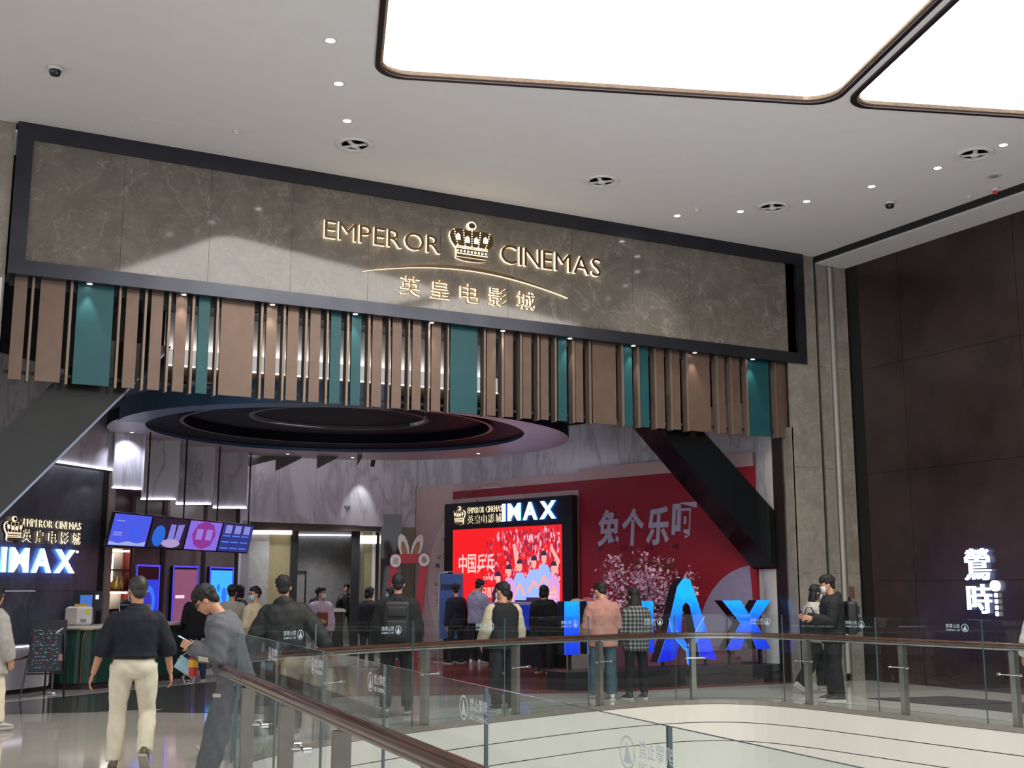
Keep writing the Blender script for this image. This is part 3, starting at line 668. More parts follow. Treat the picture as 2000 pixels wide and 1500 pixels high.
mb = MB(); mb.box((4.8, 23.75, 6.0), (14.2, 23.8, 6.03)); mb.build('added_under_strip', glow('fascia_fill_glow', (1, .97, .95), .9), bu)  # glowing strip added below the fascia to make it look lit
mb = MB(); mb.box((-3, 16.4, 0), (-2.8, 30, 7.4)); struct('wall_side', mb, DARKIN, 'dark side wall of the lobby out of view')
# ceiling ring
rg = thing('ceiling_ring', 'large dark suspended oval ceiling ring in the lobby', None, kind='structure')
def annulus(c0, r0, c1, r1, z, up, m, nm, smooth=False, n=72, z1=None):
    mb = MB(); a = []; b = []
    z1 = z if z1 is None else z1
    for i in range(n):
        t = 2 * math.pi * i / n
        a.append((c0[0] + r0[0] * math.cos(t), c0[1] + r0[1] * math.sin(t), z)); b.append((c1[0] + r1[0] * math.cos(t), c1[1] + r1[1] * math.sin(t), z1))
    for i in range(n):
        j = (i + 1) % n; mb.add([a[i], a[j], b[j], b[i]], [(0, 1, 2, 3)])
    return mb.build(nm, m, rg, smooth)
co_, ro = (7.35, 20.25), (4.15, 3.75)
RINGFILL = glow('ring_fill_glow', (.86, .84, 1), 7); ci, ri = (7.0, 19.62), (3.3, 3.05)
annulus(co_, ro, ci, ri, 4.30, 1, SOFFIT, 'soffit')
annulus(co_, ro, co_, ro, 4.30, 1, RINGN, 'outer_edge', True, z1=4.5)
annulus(co_, ro, co_, (ro[0] - .5, ro[1] - .5), 4.5, 1, RINGN, 'top_face')
mb = MB()
for i in range(40):      # added glow band, no known fitting, brightens the rear marble walls
    t0 = math.radians(8 + 150 * i / 40); t1 = math.radians(8 + 150 * (i + 1) / 40); e = lambda t, z: (co_[0] + (ro[0] + .005) * math.cos(t), co_[1] + (ro[1] + .005) * math.sin(t), z)
    mb.add([e(t0, 4.37), e(t1, 4.37), e(t1, 4.43), e(t0, 4.43)], [(0, 1, 2, 3)])
mb.build('added_fill_band', RINGFILL, rg)
annulus(ci, ri, ci, ri, 4.30, 1, RINGB, 'inner_lip', True, z1=4.36)
annulus(ci, ri, ci, (2.75, 2.5), 4.36, 1, RINGN, 'step_face', True, z1=4.46)
annulus(ci, (2.75, 2.5), ci, (2.68, 2.43), 4.40, 1, mat('brown_ring', '#4c4440', .4, .3), 'brown_ring')
annulus(ci, (2.68, 2.43), ci, (2.68, 2.43), 4.40, 1, RINGN, 'inner_wall', True, z1=4.56)
annulus(ci, (2.68, 2.43), ci, (1.6, 1.4), 4.56, 1, RINGN, 'inner_step')
annulus(ci, (1.6, 1.4), ci, (1.52, 1.32), 4.54, 1, mat('brown_ring'), 'brown_ring')
annulus(ci, (1.52, 1.32), ci, (.01, .01), 4.6, 1, RINGN, 'centre_disc')
annulus((5.0, 18.8), (2.2, 2.1), (5.05, 18.85), (1.55, 1.5), 4.27, 1, RINGB, 'blue_lip') if False else None
# outer lower blue crescent at the left of the ring
mb = MB(); n = 30
for i in range(n):
    t0 = math.radians(176 + 90 * i / n); t1 = math.radians(176 + 90 * (i + 1) / n)
    f = lambda t, c, r, z: (c[0] + r[0] * math.cos(t), c[1] + r[1] * math.sin(t), z)
    mb.add([f(t0, ci, (3.75, 3.4), 4.28), f(t1, ci, (3.75, 3.4), 4.28), f(t1, ci, ri, 4.28), f(t0, ci, ri, 4.28)], [(0, 1, 2, 3)])
    mb.add([f(t0, ci, (3.75, 3.4), 4.28), f(t1, ci, (3.75, 3.4), 4.28), f(t1, ci, (3.75, 3.4), 4.6), f(t0, ci, (3.75, 3.4), 4.6)], [(0, 1, 2, 3)])
mb.build('blue_crescent', RINGB, rg, True)
# wedge blades under the rear of the ring
for (xl, xr, hh, dep) in ((318, 372, .10, 24.2), (353, 410, .17, 24.2), (408, 466, .2, 24.3), (466, 540, .24, 24.4), (530, 580, .30, 24.5), (612, 652, .26, 24.4), (692, 702, .22, 24.2)):
    fh = Vector((math.sin(YAW), math.cos(YAW), 0)); r_ = Vector((math.cos(YAW), -math.sin(YAW), 0))
    A = fh * dep + r_ * ((xl - 1000) / 2334 * dep); B2 = fh * dep + r_ * ((xr - 1000) / 2334 * dep); k = fh * .03
    mb = MB(); z = 4.3
    vs = [A + Vector((0, 0, z)), B2 + Vector((0, 0, z)), B2 + Vector((0, 0, z - .04)), A + Vector((0, 0, z - hh))]
    mb.add(vs + [v + k for v in vs], [(0, 1, 2, 3), (7, 6, 5, 4), (0, 4, 5, 1), (1, 5, 6, 2), (2, 6, 7, 3), (3, 7, 4, 0)]); mb.build('blade', mat('grey_blade', '#5b5957', .5), rg)
# soffit downlights of the lobby
LD = [(3.75, 21.3, 'lobby downlight in the ring soffit above the snack counter'), (5.4, 23.0, 'lobby downlight in the rear left of the ring soffit'), (8.6, 23.3, 'lobby downlight in the rear of the ring soffit'), (10.6, 21.4, 'lobby downlight in the ring soffit before the screen'), (3.6, 18.6, 'lobby downlight in the left end of the ring soffit'), (7.2, 23.3, 'lobby downlight in the rear middle of the ring soffit')]
for i, (x, y, lb) in enumerate(LD): downlight(x, y, lb, i, 4.298, .045, LOBBY_SPOT_W * (.3 if i == 0 else 1), 'downlights in the lobby ring', (.8, .82, 1), 125)
t = thing('wall_washer', 'round spotlight washing the pale marble over the corridor', 'spotlight', BW.p(2.9, 4.45, .55))
MB().tube([BW.p(2.9, 4.5, .55), BW.p(2.9, 4.34, .5)], .05, 14).build('housing', BLACK, t); spot('washer_lamp', BW.p(2.9, 4.32, .49), BW.n * -.5 + Vector((0, 0, -1)), 24, 55, .6, (.95, 1, 1), .04, t)

# diagonal beams just inside the entrance
def beam(name, pts, y0, y1, label, m, under):
    b = thing(name, label, None, kind='structure')
    mb = MB(); k = len(pts)
    T = Matrix(((1, 0, 0, 0), (0, 0, 1, 0), (0, 1, 0, 0), (0, 0, 0, 1)))
    mb.prism(pts, y0, y1, 0, T, 0); mb.build('beam_body', m, b)
    return b
b1 = beam('diagonal_beam', [(11.51, 4.26), (10.9, 4.83), (11.8, 4.9), (12.42, 4.32), (13.98, 2.95), (13.98, 1.93)], 16.36, 16.98, 'dark diagonal beam slanting down to the right pillar', BEAM, None)
mb = MB(); mb.box((0, 0, 0), (.01, .01, .01))
b2 = beam('diagonal_beam', [(1.78, 4.2), (2.4, 4.9), (3.35, 4.9), (2.94, 4.44), (1.31, 2.51), (-.2, .8), (-.2, 1.9), (1.29, 3.62)], 16.36, 16.9, 'dark diagonal beam slanting down to the left picture edge', mat('bronze_black_beam', '#1d1d1a', .22, .1, noise=.25, scale=1.2), None)
mb = MB(); d = Vector((2.94 - 1.31, 0, 4.44 - 2.51)).normalized(); q = Vector((d.z, 0, -d.x)) * .03
for a, b in (((1.31 - 1.2, 2.51 - 1.4), (3.3, 4.86)),):
    A_ = Vector((a[0], 16.35, a[1])); B_ = Vector((b[0], 16.35, b[1]))
    mb.add([A_, B_, B_ + q, A_ + q, A_ + Vector((0, .3, 0)), B_ + Vector((0, .3, 0)), B_ + q + Vector((0, .3, 0)), A_ + q + Vector((0, .3, 0))], [(0, 1, 2, 3), (4, 7, 6, 5), (0, 4, 5, 1), (2, 6, 7, 3), (1, 5, 6, 2), (0, 3, 7, 4)])
mb.build('mirror_edge', MIRR, b2)

# ---------------------------------------------------------------- lit sign on the charcoal wall
IMF = glow('sign_white_face', (.9, .96, 1), 1.7); IMS = glow('sign_blue_edge', (.04, .2, 1), 7)
GOLDW = mat('warm_lit_gold', '#d8c091', .3, .5, emit=(1, .84, .58), es=.95)
def cinema_logo(fr, s0, z0, k, label, ktext, arrangement):
    t = thing('wall_sign', label, 'sign', fr.p(s0, z0, 0))
    u = fr.u; nrm = fr.n
    for (text, a, zb, w, h, mats, off, gap, dep) in arrangement:
        if text == 'crown': crown('crown', t, fr.p(s0 + a + w / 2, z0 + zb + h / 2, .03), u, nrm, w, h, .03, GOLDF, GOLDW)
        else:
            nm = 'letter' if ord(text[0]) < 200 else 'character'
            if nm == 'character':
                for i, ch in enumerate(text): lettering(nm, ch, fr.p(s0 + a + i * (w - h) / (len(text) - 1), z0 + zb, .02), u, nrm, h, h, dep, mats, t, offset=off)
            else: lettering(nm, text, fr.p(s0 + a, z0 + zb, .02), u, nrm, h, w, dep, mats, t, offset=off, gap=gap)
    return t
lg = cinema_logo(LW, -2.65, 1.84, 1, 'lit cinema and IMAX sign on the charcoal marble wall', 1,
    [('IMAX', .02, .0, 1.72, .39, [IMF, IMS], .028, .15, .035), ('crown', .02, .47, .43, .4, 0, 0, 0, 0), ('EMPEROR CINEMAS', .47, .73, 1.4, .125, [GOLDF, GOLDW], .0, .1, .022), ('英皇电影城', .47, .48, 1.4, .2, [GOLDF, GOLDW], .0, 0, .022)])
MB().prism([(.02 * math.cos(i * .628), .02 * math.sin(i * .628)) for i in range(10)], .02, .05, 0, Matrix.Translation(LW.p(-.85, 2.2, 0)) @ LW.T().to_3x3().to_4x4(), 0).build('registered_dot', IMF, lg)
# ---------------------------------------------------------------- red new-year poster wall, right side of the lobby
REDP = mat('red_poster', '#9a2230', .45, noise=.06, scale=2)
REDD = mat('deep_red_poster', '#7a1724', .45, noise=.06, scale=2)
PINKP = mat('dusty_pink_poster', '#c4a9a8', .5, noise=.04, scale=3)
PINKL = mat('pale_pink_poster', '#d3bdb9', .5, noise=.04, scale=3)
PBOARD = mat('board_edge', '#8b7b7b', .5)
INK = mat('dark_red_ink', '#3d0a12', .5); GOLDINK = mat('bronze_ink', '#7a5232', .4, .3); LILAC = mat('pale_lilac_paint', '#b8b3cc', .5)
GREYI = mat('grey_ink', '#7d6a6a', .5)
pb = thing('poster_wall', 'tall red and pink new-year poster boards along the right lobby wall', 'poster wall', RW.p(5, 0, 0))
T = RW.T()
mb = MB(); RW.box(mb, 0.02, 0, -.05, 5.3, 3.98, 0); mb.build('pink_board', PINKP, pb)
mb = MB(); RW.box(mb, 5.3, 0, -.05, 9.6, 4.05, .03); mb.build('red_board', REDP, pb)
mb = MB(); RW.box(mb, 5.3, 3.8, -.04, 9.6, 4.05, .034); mb.build('pink_header', PINKP, pb)
# disc rings and deep red field on the pink board
cx, cz = 2.6, 1.75
def ring2(r0, r1, d, m, nm, a0=0, a1=360, cs=None):
    c0, c1 = cs or (cx, cz); mb = MB(); n = 48; s = []
    for i in range(n):
        t0 = math.radians(a0 + (a1 - a0) * i / n); t1 = math.radians(a0 + (a1 - a0) * (i + 1) / n)
        mb.add([T @ Vector((max(.03, min(5.28, c0 + r * math.cos(t))), max(.02, min(3.96, c1 + r * 1.0 * math.sin(t))), d)) for r, t in ((r0, t0), (r1, t0), (r1, t1), (r0, t1))], [(0, 1, 2, 3)])
    return mb.build(nm, m, pb)
ring2(1.0, 2.2, .004, PINKL, 'pale_ring')
for r in (1.02, 2.12, 2.16): ring2(r, r + .012, .006, GREYI, 'ring_line')
ring2(.0, 1.45, .008, REDD, 'red_disc', cs=(3.1, 1.75))
mb = MB(); RW.box(mb, 1.35, 3.62, .0, 5.28, 3.80, .006); mb.build('red_strip', REDP, pb)
# ring lettering, clockwise up the left side
txt = 'GOOD LUCK IN THE YEAR'
for i, ch in enumerate(txt):
    if ch == ' ': continue
    a = math.radians(236 - i * 6.6); r = 1.72
    pos = RW.p(cx + r * math.cos(a), cz + r * math.sin(a), .008)
    tu = RW.u * math.sin(a) + Vector((0, 0, -math.cos(a))); tup = RW.u * math.cos(a) + Vector((0, 0, math.sin(a)))
    lettering('ring_letter', ch, pos, tu, RW.n, .15, .09, .002, [GREYI], pb, up=tup)
for (s, z, rr) in ((1.25, 3.1, .0), (1.15, .52, 0)):
    mb = MB()
    for k in range(4):
        a = math.radians(60 + k * 22); mb.add([RW.p(s, z, .008), RW.p(s + .28 * math.cos(a - .1), z + .28 * math.sin(a - .1), .008), RW.p(s + .3 * math.cos(a), z + .3 * math.sin(a), .008), RW.p(s + .28 * math.cos(a + .1), z + .28 * math.sin(a + .1), .008)], [(0, 1, 2, 3)])
    mb.build('fan_mark', GREYI, pb)
# big calligraphy, syllables and gold greeting on the red board
for i, ch in enumerate('兔个乐呵'):
    s = 5.82 + i * .63; lettering('brush_character', ch, RW.p(s, 2.42 + (.05 if i == 3 else 0), .035), RW.u, RW.n, .74, .56, .02, [LILAC], pb, offset=.032, shear=.08)
for i, sy in enumerate(('TU', 'GE', 'LE', 'HE')): lettering('syllable', sy, RW.p(5.80 + i * .64, 2.33, .032), RW.u, RW.n, .1, .17, .003, [INK], pb, split=False)
for i, ch in enumerate('迎春纳福'): lettering('greeting_character', ch, RW.p(6.35 + i * .36, 1.86, .032), RW.u, RW.n, .32, .31, .003, [GOLDINK], pb, offset=-.004)
ring2(0, 1.6, .036, mat('lilac_disc', '#9d93b4', .5), 'pale_disc', 100, 190, (9.58, .5)) if False else None
mb = MB(); pts = [(9.58, .3)] + [(9.58 + 1.3 * math.cos(math.radians(a)), .6 + 1.4 * math.sin(math.radians(a))) for a in range(95, 181, 6)] + [(8.28, .3)]
mb.prism(pts, .031, .037, 0, T); mb.build('pale_disc', mat('lilac_disc', '#9d93b4', .5), pb)
mb = MB(); RW.box(mb, 5.35, .0, .03, 9.55, .55, .05); mb.build('pink_skirting', mat('pink_skirt', '#a06a74', .5), pb)

# ---------------------------------------------------------------- LED screen in its black surround
ls = thing('led_screen', 'black-framed LED screen showing a red film poster', 'screen', RW.p(3.3, 0, 0))
mb = MB(); RW.box(mb, 1.30, 0, .04, 5.28, 3.5, .22); mb.build('surround', mat('black_surround', '#111217', .45), ls, bevel=.01)
SRED = glow('screen_red', (1.0, .008, .012), .62, noise=.05, scale=2); S0, S1, Z0, Z1 = 1.62, 5.0, 1.0, 2.9
mb = MB(); RW.box(mb, S0, Z0, .2, S1, Z1, .235); mb.build('screen_face', SRED, ls)
def flat(nm, polys, m, d, parent=ls, fr=RW):
    mb = MB(); Tt = fr.T()
    for k, poly in enumerate(polys): mb.add([Tt @ Vector((p[0], p[1], d)) for p in poly], [list(range(len(poly)))])
    return mb.build(nm, m, parent)
def oval(cx, cz, rx, rz, n=14, a0=0, a1=360): return [(cx + rx * math.cos(math.radians(a0 + (a1 - a0) * i / n)), cz + rz * math.sin(math.radians(a0 + (a1 - a0) * i / n))) for i in range(n + (0 if a1 - a0 == 360 else 1))]
rnd = random.Random(3)
cols = {'rose': (.9, .12, .18), 'dusk': (.28, .02, .07), 'pale': (.95, .42, .5), 'wine': (.45, .01, .04)}
for ck, cc in cols.items():
    polys = []
    for _ in range(150):
        u = rnd.random() ** .7; s = 2.6 + u * 2.38; zlo = 1.75 - .2 * rnd.random(); z = zlo + rnd.random() * (Z1 - zlo - .08)
        if s < 3.2 and z > 2.5 + (s - 2.6) * .5: continue
        r = .02 + .03 * rnd.random(); polys.append(oval(min(s, 4.93), z, r * .7, r * (1 + rnd.random()), 6))
    flat('crowd_' + ck, polys, glow('crowd_' + ck, cc, .65), .2362 + .0006 * list(cols).index(ck))['kind'] = 'stuff'
SKIN_E = glow('print_skin', (.95, .42, .36), .7); HAIR_E = glow('print_hair', (.02, .01, .03), 1.0); POLO_E = glow('print_polo', (.33, .45, 1.0), .75); POLO2_E = glow('print_polo_rose', (.75, .35, .75), .7); DARK_E = glow('print_dark', (.02, .008, .03), 1.0)
flat('print_dark_legs', [[(3.3, 1.0), (4.95, 1.0), (4.9, 1.56), (3.4, 1.5)]], DARK_E, .2392)
men = [(4.2, 1.72, .24, POLO_E), (3.78, 1.66, .2, POLO_E), (4.5, 1.82, .2, POLO_E), (3.45, 1.55, .19, POLO2_E), (4.78, 1.6, .17, POLO2_E), (3.12, 1.4, .19, HAIR_E)]
for k, (s, z, w, m) in enumerate(men):
    z += .2
    d = .2396 + k * .0016
    flat('printed_torso', [[(s - w * .95, z - .52), (s + w * .95, z - .52), (s + w, z - .12), (s + w * .5, z + .06), (s - w * .5, z + .06), (s - w, z - .12)]], m, d)
    flat('printed_face', [oval(s, z + .19, .075, .115)], SKIN_E, d + .0004)
    flat('printed_hair', [oval(s, z + .25, .09, .1, 10, 0, 180)], HAIR_E, d + .0008)
    flat('printed_arm', [[(s - w * .9, z - .42), (s - w * .6, z - .42), (s + .03, z - .2), (s - .03, z - .16)], [(s + w * .9, z - .42), (s + w * .6, z - .42), (s - .03, z - .2), (s + .03, z - .16)]], SKIN_E, d + .0012)
flat('printed_raised_arm', [[(3.66, 1.95), (3.58, 2.4), (3.55, 2.52), (3.63, 2.54), (3.7, 2.4), (3.8, 1.95)]], SKIN_E, .2392)
flat('printed_raised_arm', [[(4.85, 1.9), (4.96, 2.15), (4.75, 2.45), (4.68, 2.4), (4.85, 2.15), (4.76, 1.92)]], SKIN_E, .2392)
TXT_E = glow('print_pink_text', (1, .5, .47), .8)
for i, ch in enumerate('中国乒乓'): lettering('title_character', ch, RW.p(1.83 + i * .30, 1.92, .238), RW.u, RW.n, .42, .27, .003, [TXT_E], ls, offset=.014)
lettering('subtitle', '之绝地反击', RW.p(2.62, 1.77, .238), RW.u, RW.n, .085, .42, .003, [TXT_E], ls, split=False)
lettering('screening_text', '映日观影', RW.p(2.45, 1.38, .238), RW.u, RW.n, .24, .62, .003, [TXT_E], ls, offset=.01, split=False)
flat('credit_lines', [[(4.62 + 0, 1.15 + k * .085), (4.62 + .22, 1.15 + k * .085), (4.62 + .22, 1.18 + k * .085), (4.62, 1.18 + k * .085)] for k in range(5)], TXT_E, .2525)
cinema_logo(RW, 1.62, 3.0, 1, 'lit cinema and IMAX sign above the red LED screen', 1,
    [('IMAX', 1.62, .03, 1.60, .38, [IMF, IMS], .028, .15, .03), ('crown', .02, .0, .4, .42, 0, 0, 0, 0), ('EMPEROR CINEMAS', .47, .25, 1.12, .14, [GOLDF, GOLDW], .0, .1, .016), ('英皇电影城', .47, .02, 1.10, .19, [GOLDF, GOLDW], .0, 0, .016)]).location.z += 0
for o in [x for x in bpy.data.objects if x.name.startswith('wall_sign') and x['label'].endswith('LED screen')]: o.location += RW.n * .2

# ---------------------------------------------------------------- rabbit arch
ARCH = mat('red_arch', '#a02028', .4); CREAM = mat('cream_disc', '#c9bdb2', .5); OCH = mat('ochre_print', '#8a6438', .5)
AF = Frame((10.3, 24.1), (.88, -.47))
ra = thing('rabbit_arch', 'red photo arch with white rabbit ears before the poster wall', 'arch', AF.p(.3, 0, 0))
TA = AF.T()
MB().prism([(-.42, 2.32), (.40, 2.34), (.40, 2.14), (-.40, 2.12)], 0, .12, 0, TA).build('top_bar', ARCH, ra)
MB().prism([(-.42, 2.3), (-.25, 2.2), (-.44, 0), (-.62, 0)], 0, .12, 0, TA).build('left_leg', ARCH, ra)
MB().prism([(.40, 2.3), (.22, 2.2), (-.02, .0), (.16, .0)], 0, .12, 0, TA).build('right_leg', ARCH, ra)
for s, z, ch in ((-.32, 2.18, '迎'), (.30, 2.20, '春'), (.07, .55, '福')):
    MB().prism(oval(s, z, .12, .14, 24), .12, .14, 0, TA).build('disc', CREAM, ra)
    lettering('disc_character', ch, AF.p(s - .06, z - .07, .14), AF.u, AF.n, .14, .12, .004, [mat('brown_ink', '#6b4a3a', .5)], ra, split=False)
for s, tilt in ((-.14, .22), (.12, -.32)):
    R = Matrix.Translation((s, 2.42, .0)) @ Matrix.Rotation(tilt, 4, 'Z')
    e = MB().prism(oval(0, .06, .11, .29, 24), .04, .1, 0, TA @ R).build('ear', CREAM, ra)
    MB().prism(oval(0, -.01, .06, .2, 20), .1, .11, 0, TA @ R).build('inner_ear', OCH, e)
    
# ---------------------------------------------------------------- poster stand before the screen
PF = Frame((10.98, 24.1), (.9, -.43))
ps = thing('poster_stand', 'free-standing blue poster in a rounded silver frame before the screen', 'poster stand', PF.p(.25, 0, 0))
out = []
MB().tube([PF.p(0, 0, 0), PF.p(0, 1.88, 0), PF.p(.04, 1.95, 0), PF.p(.5, 1.95, 0), PF.p(.54, 1.88, 0), PF.p(.54, 0, 0)], .016, 8).build('frame', STEEL, ps)
mb = MB(); PF.box(mb, .02, .5, -.01, .52, 1.9, .01); mb.build('poster', mat('blue_poster', '#2a4378', .4, emit='#2a4378', es=.25, noise=.35, scale=3), ps)
mb = MB(); PF.box(mb, .05, 1.55, .011, .49, 1.68, .013); mb.build('poster_title', mat('navy_print', '#182a5a', .4), ps)
mb = MB(); PF.box(mb, .08, 1.92, -.01, .2, 1.95, .02); mb.build('clip', WHITE, ps)
mb = MB(); PF.box(mb, -.1, 0, -.2, .64, .02, .2); mb.build('base', STEEL, ps, bevel=.004)
# second slim stand beside the queue: flat white base with rod
# blue display table under the screen
DF = Frame(RW.p(3.35, 0, .22)[:2], (.286, -.958))
dt = thing('display_table', 'dark display table with a blue printed front under the LED screen', 'table', DF.p(.8, 0, .5))
mb = MB(); DF.box(mb, 0, 1.25, .1, 1.6, 1.3, .6); mb.build('table_top', mat('pale_table_edge', '#8e93b0', .4), dt)
mb = MB(); DF.box(mb, .02, .75, .14, 1.58, 1.25, .56); mb.build('upper_case', mat('navy_case', '#0e1a52', .35, emit='#1a35c8', es=.35, noise=.4, scale=4), dt)
mb = MB(); DF.box(mb, .05, 0, .18, 1.55, .75, .52); mb.build('lower_case', mat('black_case', '#14141c', .5), dt)
for s in (.9, 1.3):
    mb = MB(); mb.prism(oval(s, .98, .07, .15, 12), .56, .568, 0, DF.T()); mb.build('printed_figure', mat('astronaut_print', '#a9b4dc', .4, emit='#a9b4dc', es=.2), dt)

# ---------------------------------------------------------------- big blue IMAX letters on a black plinth
PLB = mat('black_plinth', '#17171c', .4, noise=.15)
pt = thing('plinth', 'long low black plinth under the big blue letters', 'plinth', (11.8, 16.6, 0))
mb = MB(); mb.box((9.62, 16.3, 0), (13.95, 16.9, .3)); mb.build('plinth_body', PLB, pt, bevel=.01)
mb = MB(); mb.box((9.6, 16.28, .0), (13.97, 16.3, .18)); mb.build('front_step', PLB, pt)
def face_mat(nm):
    if nm in MATS: return MATS[nm]
    m = bpy.data.materials.new(nm); m.use_nodes = True; N = m.node_tree.nodes; L = m.node_tree.links; b = N['Principled BSDF']
    tc = N.new('ShaderNodeTexCoord'); sp = N.new('ShaderNodeSeparateXYZ'); L.new(tc.outputs['Object'], sp.inputs[0])
    mr = N.new('ShaderNodeMapRange'); mr.inputs[1].default_value = .45; mr.inputs[2].default_value = 1.5; L.new(sp.outputs[2], mr.inputs[0])
    nz = N.new('ShaderNodeTexNoise'); nz.inputs['Scale'].default_value = 3.5; nz.inputs['Detail'].default_value = 3; nz.inputs['Distortion'].default_value = 1.2
    L.new(tc.outputs['Object'], nz.inputs['Vector'])
    ad = N.new('ShaderNodeMath'); ad.operation = 'MULTIPLY_ADD'; L.new(nz.outputs[0], ad.inputs[0]); ad.inputs[1].default_value = .5; 
    sb = N.new('ShaderNodeMath'); sb.operation = 'SUBTRACT'; L.new(mr.outputs[0], sb.inputs[0]); sb.inputs[1].default_value = .25; L.new(sb.outputs[0], ad.inputs[2])
    cr = N.new('ShaderNodeValToRGB'); e = cr.color_ramp.elements; e[0].position = .0; e[0].color = (.002, .006, .75, 1); e[1].position = 1; e[1].color = (.0, .48, 1, 1)
    x = e.new(.42); x.color = (.0, .07, .95, 1); x = e.new(.7); x.color = (.0, .25, 1, 1)
    L.new(ad.outputs[0], cr.inputs[0]); L.new(cr.outputs[0], b.inputs['Emission Color']); b.inputs['Emission Strength'].default_value = .72
    b.inputs['Base Color'].default_value = (.01, .02, .05, 1); b.inputs['Roughness'].default_value = .3
    MATS[nm] = m; return m
FACEB = face_mat('blue_backlit_face'); SIDEB = mat('black_letter_side', '#0a0c18', .35); RIM = glow('blue_rim', (.02, .12, 1), 2.2)
Tm = Matrix(((1, 0, 0, 0), (0, 0, -1, 16.5), (0, 1, 0, 0), (0, 0, 0, 1)))
def big(ch, polys, stems, label, extra=None):
    t = thing('display_letter', label, 'letter', (sum(p[0] for p in polys[0]) / len(polys[0]), 16.5, .3), 0, 'big blue letters on the plinth')
    for poly in polys:
        c = Vector((sum(p[0] for p in poly) / len(poly), sum(p[1] for p in poly) / len(poly)))
        MB().prism(poly, -.22, 0, 0, Tm).build('letter_body', SIDEB, t)
        MB().prism([(p[0], p[1]) for p in poly], .0, .008, 0, Tm, 1).build('lit_face', [FACEB, RIM], t)
    for x in stems: MB().box((x - .022, 16.56, .3), (x + .022, 16.6, .62)).build('stem', BLACK, t)
    return t
Zb, Zt = .55, 1.385
big('I', [[(9.72, Zb), (9.99, Zb), (9.99, Zt), (9.72, Zt)]], [9.86], 'blue backlit letter I, leftmost on the plinth')
big('M', [[(10.14, Zb), (10.36, Zb), (10.36, Zt), (10.14, Zt)], [(10.36, Zt), (10.55, Zt), (10.82, .98), (11.1, Zt), (11.22, Zt), (11.22, 1.12), (10.9, .72), (10.74, .72), (10.36, 1.2)], [(11.22, Zb), (11.43, Zb), (11.43, Zt), (11.22, Zt)]], [10.25, 11.32], 'blue backlit letter M behind the couple')
A_ = big('A', [[(11.5, .38), (11.86, .42), (11.98, .84), (12.03, 1.3), (12.10, 1.36), (12.18, 1.3), (12.3, .84), (12.36, .43), (12.72, .4), (12.55, .8), (12.36, 1.34), (12.19, 1.74), (12.06, 1.76), (11.93, 1.62), (11.8, 1.2), (11.68, .8)]], [11.66, 12.54], 'tall blue backlit letter A with feather shapes, tallest on the plinth')
LEAF = [glow('feather_face', (.0, .16, .95), 1.0), glow('feather_edge', (.25, .6, 1), 1.6)]
for pts in ([(12.1, .66), (11.85, .98), (11.74, 1.1), (11.78, .9), (11.86, .76), (12.06, .56)], [(12.12, .66), (12.36, .98), (12.47, 1.12), (12.44, .9), (12.36, .76), (12.16, .56)], [(12.08, .6), (12.14, .6), (12.13, .38), (12.11, .32), (12.09, .38)]):
    MB().prism(pts, .010, .018, 0, Tm, 1).build('feather', LEAF, A_)
big('X', [[(12.92, Zb), (13.22, Zb), (13.42, .86), (13.6, Zb), (13.9, Zb), (13.58, 1.0), (13.93, Zt), (13.63, Zt), (13.44, 1.14), (13.27, Zt), (12.87, Zt), (13.25, 1.0)]], [13.05, 13.72], 'blue backlit letter X, rightmost on the plinth')
# ---------------------------------------------------------------- blossom tree in a pink pot
rnd = random.Random(11)
tr = thing('blossom_tree', 'pink cherry blossom tree in a pot behind the blue letters', 'tree', (12.55, 18.1, 0))
base = Vector((12.55, 18.1, .75)); brs = MB(); pts = []
for k in range(58):
    a = 2 * math.pi * rnd.random(); el = rnd.uniform(.12, 1.25); ln = rnd.uniform(.8, 1.55) * (1.0 if el < 1 else .95)
    d = Vector((math.cos(a) * math.cos(el), math.sin(a) * math.cos(el) * .6, math.sin(el))); p = base + Vector((0, 0, .1)); path = [p]
    for i in range(7):
        d = (d + Vector((rnd.uniform(-.16, .16), rnd.uniform(-.16, .16), rnd.uniform(-.03, .12)))).normalized(); p = p + d * ln / 7
        dw = (p - RW.o).dot(RW.n)
        if dw < .16: p = p + RW.n * (.16 - dw)
        path.append(p)
        for _ in range(5 + i):
            q = p + Vector((rnd.gauss(0, .05), rnd.gauss(0, .05), rnd.gauss(0, .05))); dq = (q - RW.o).dot(RW.n)
            pts.append(q if dw > .1 and dq > .1 else q + RW.n * max(0, .12 - dq))
    brs.tube(path, [.016 - .0018 * i for i in range(8)], 5)
brs.build('branches', mat('branch_bark', '#4a332e', .7), tr)
bl = MB()
ico = [(0, 0, 1), (0, 0, -1)] + [(math.cos(i * 1.2566), math.sin(i * 1.2566), .1) for i in range(5)]
for p in pts:
    r = rnd.uniform(.018, .036); T3 = Matrix.Rotation(rnd.random() * 6, 3, 'Z') @ Matrix.Rotation(rnd.random() * 3, 3, 'X')
    for k in range(5):   # five petals
        a = k * 1.2566; c = Vector((math.cos(a), math.sin(a), .25)) * r * .9; s = Vector((-math.sin(a), math.cos(a), 0)) * r * .62
        o0 = T3 @ Vector((0, 0, 0)); bl.add([p + T3 @ Vector((0, 0, 0)), p + T3 @ (c * .65 + s), p + T3 @ (c * 1.25), p + T3 @ (c * .65 - s)], [(0, 1, 2, 3)], k % 2)
o = bl.build('blossoms', [mat('blossom_pink', '#d59ab8', .6), mat('blossom_pale', '#e8c2d2', .6)], tr); o['kind'] = 'stuff'
MB().lathe([(.2, 0), (.26, .05), (.3, .7), (.28, .75), (.001, .72)], (12.55, 18.1, 0), 28).build('pot', mat('pink_pot', '#b06a9a', .45), tr, True)
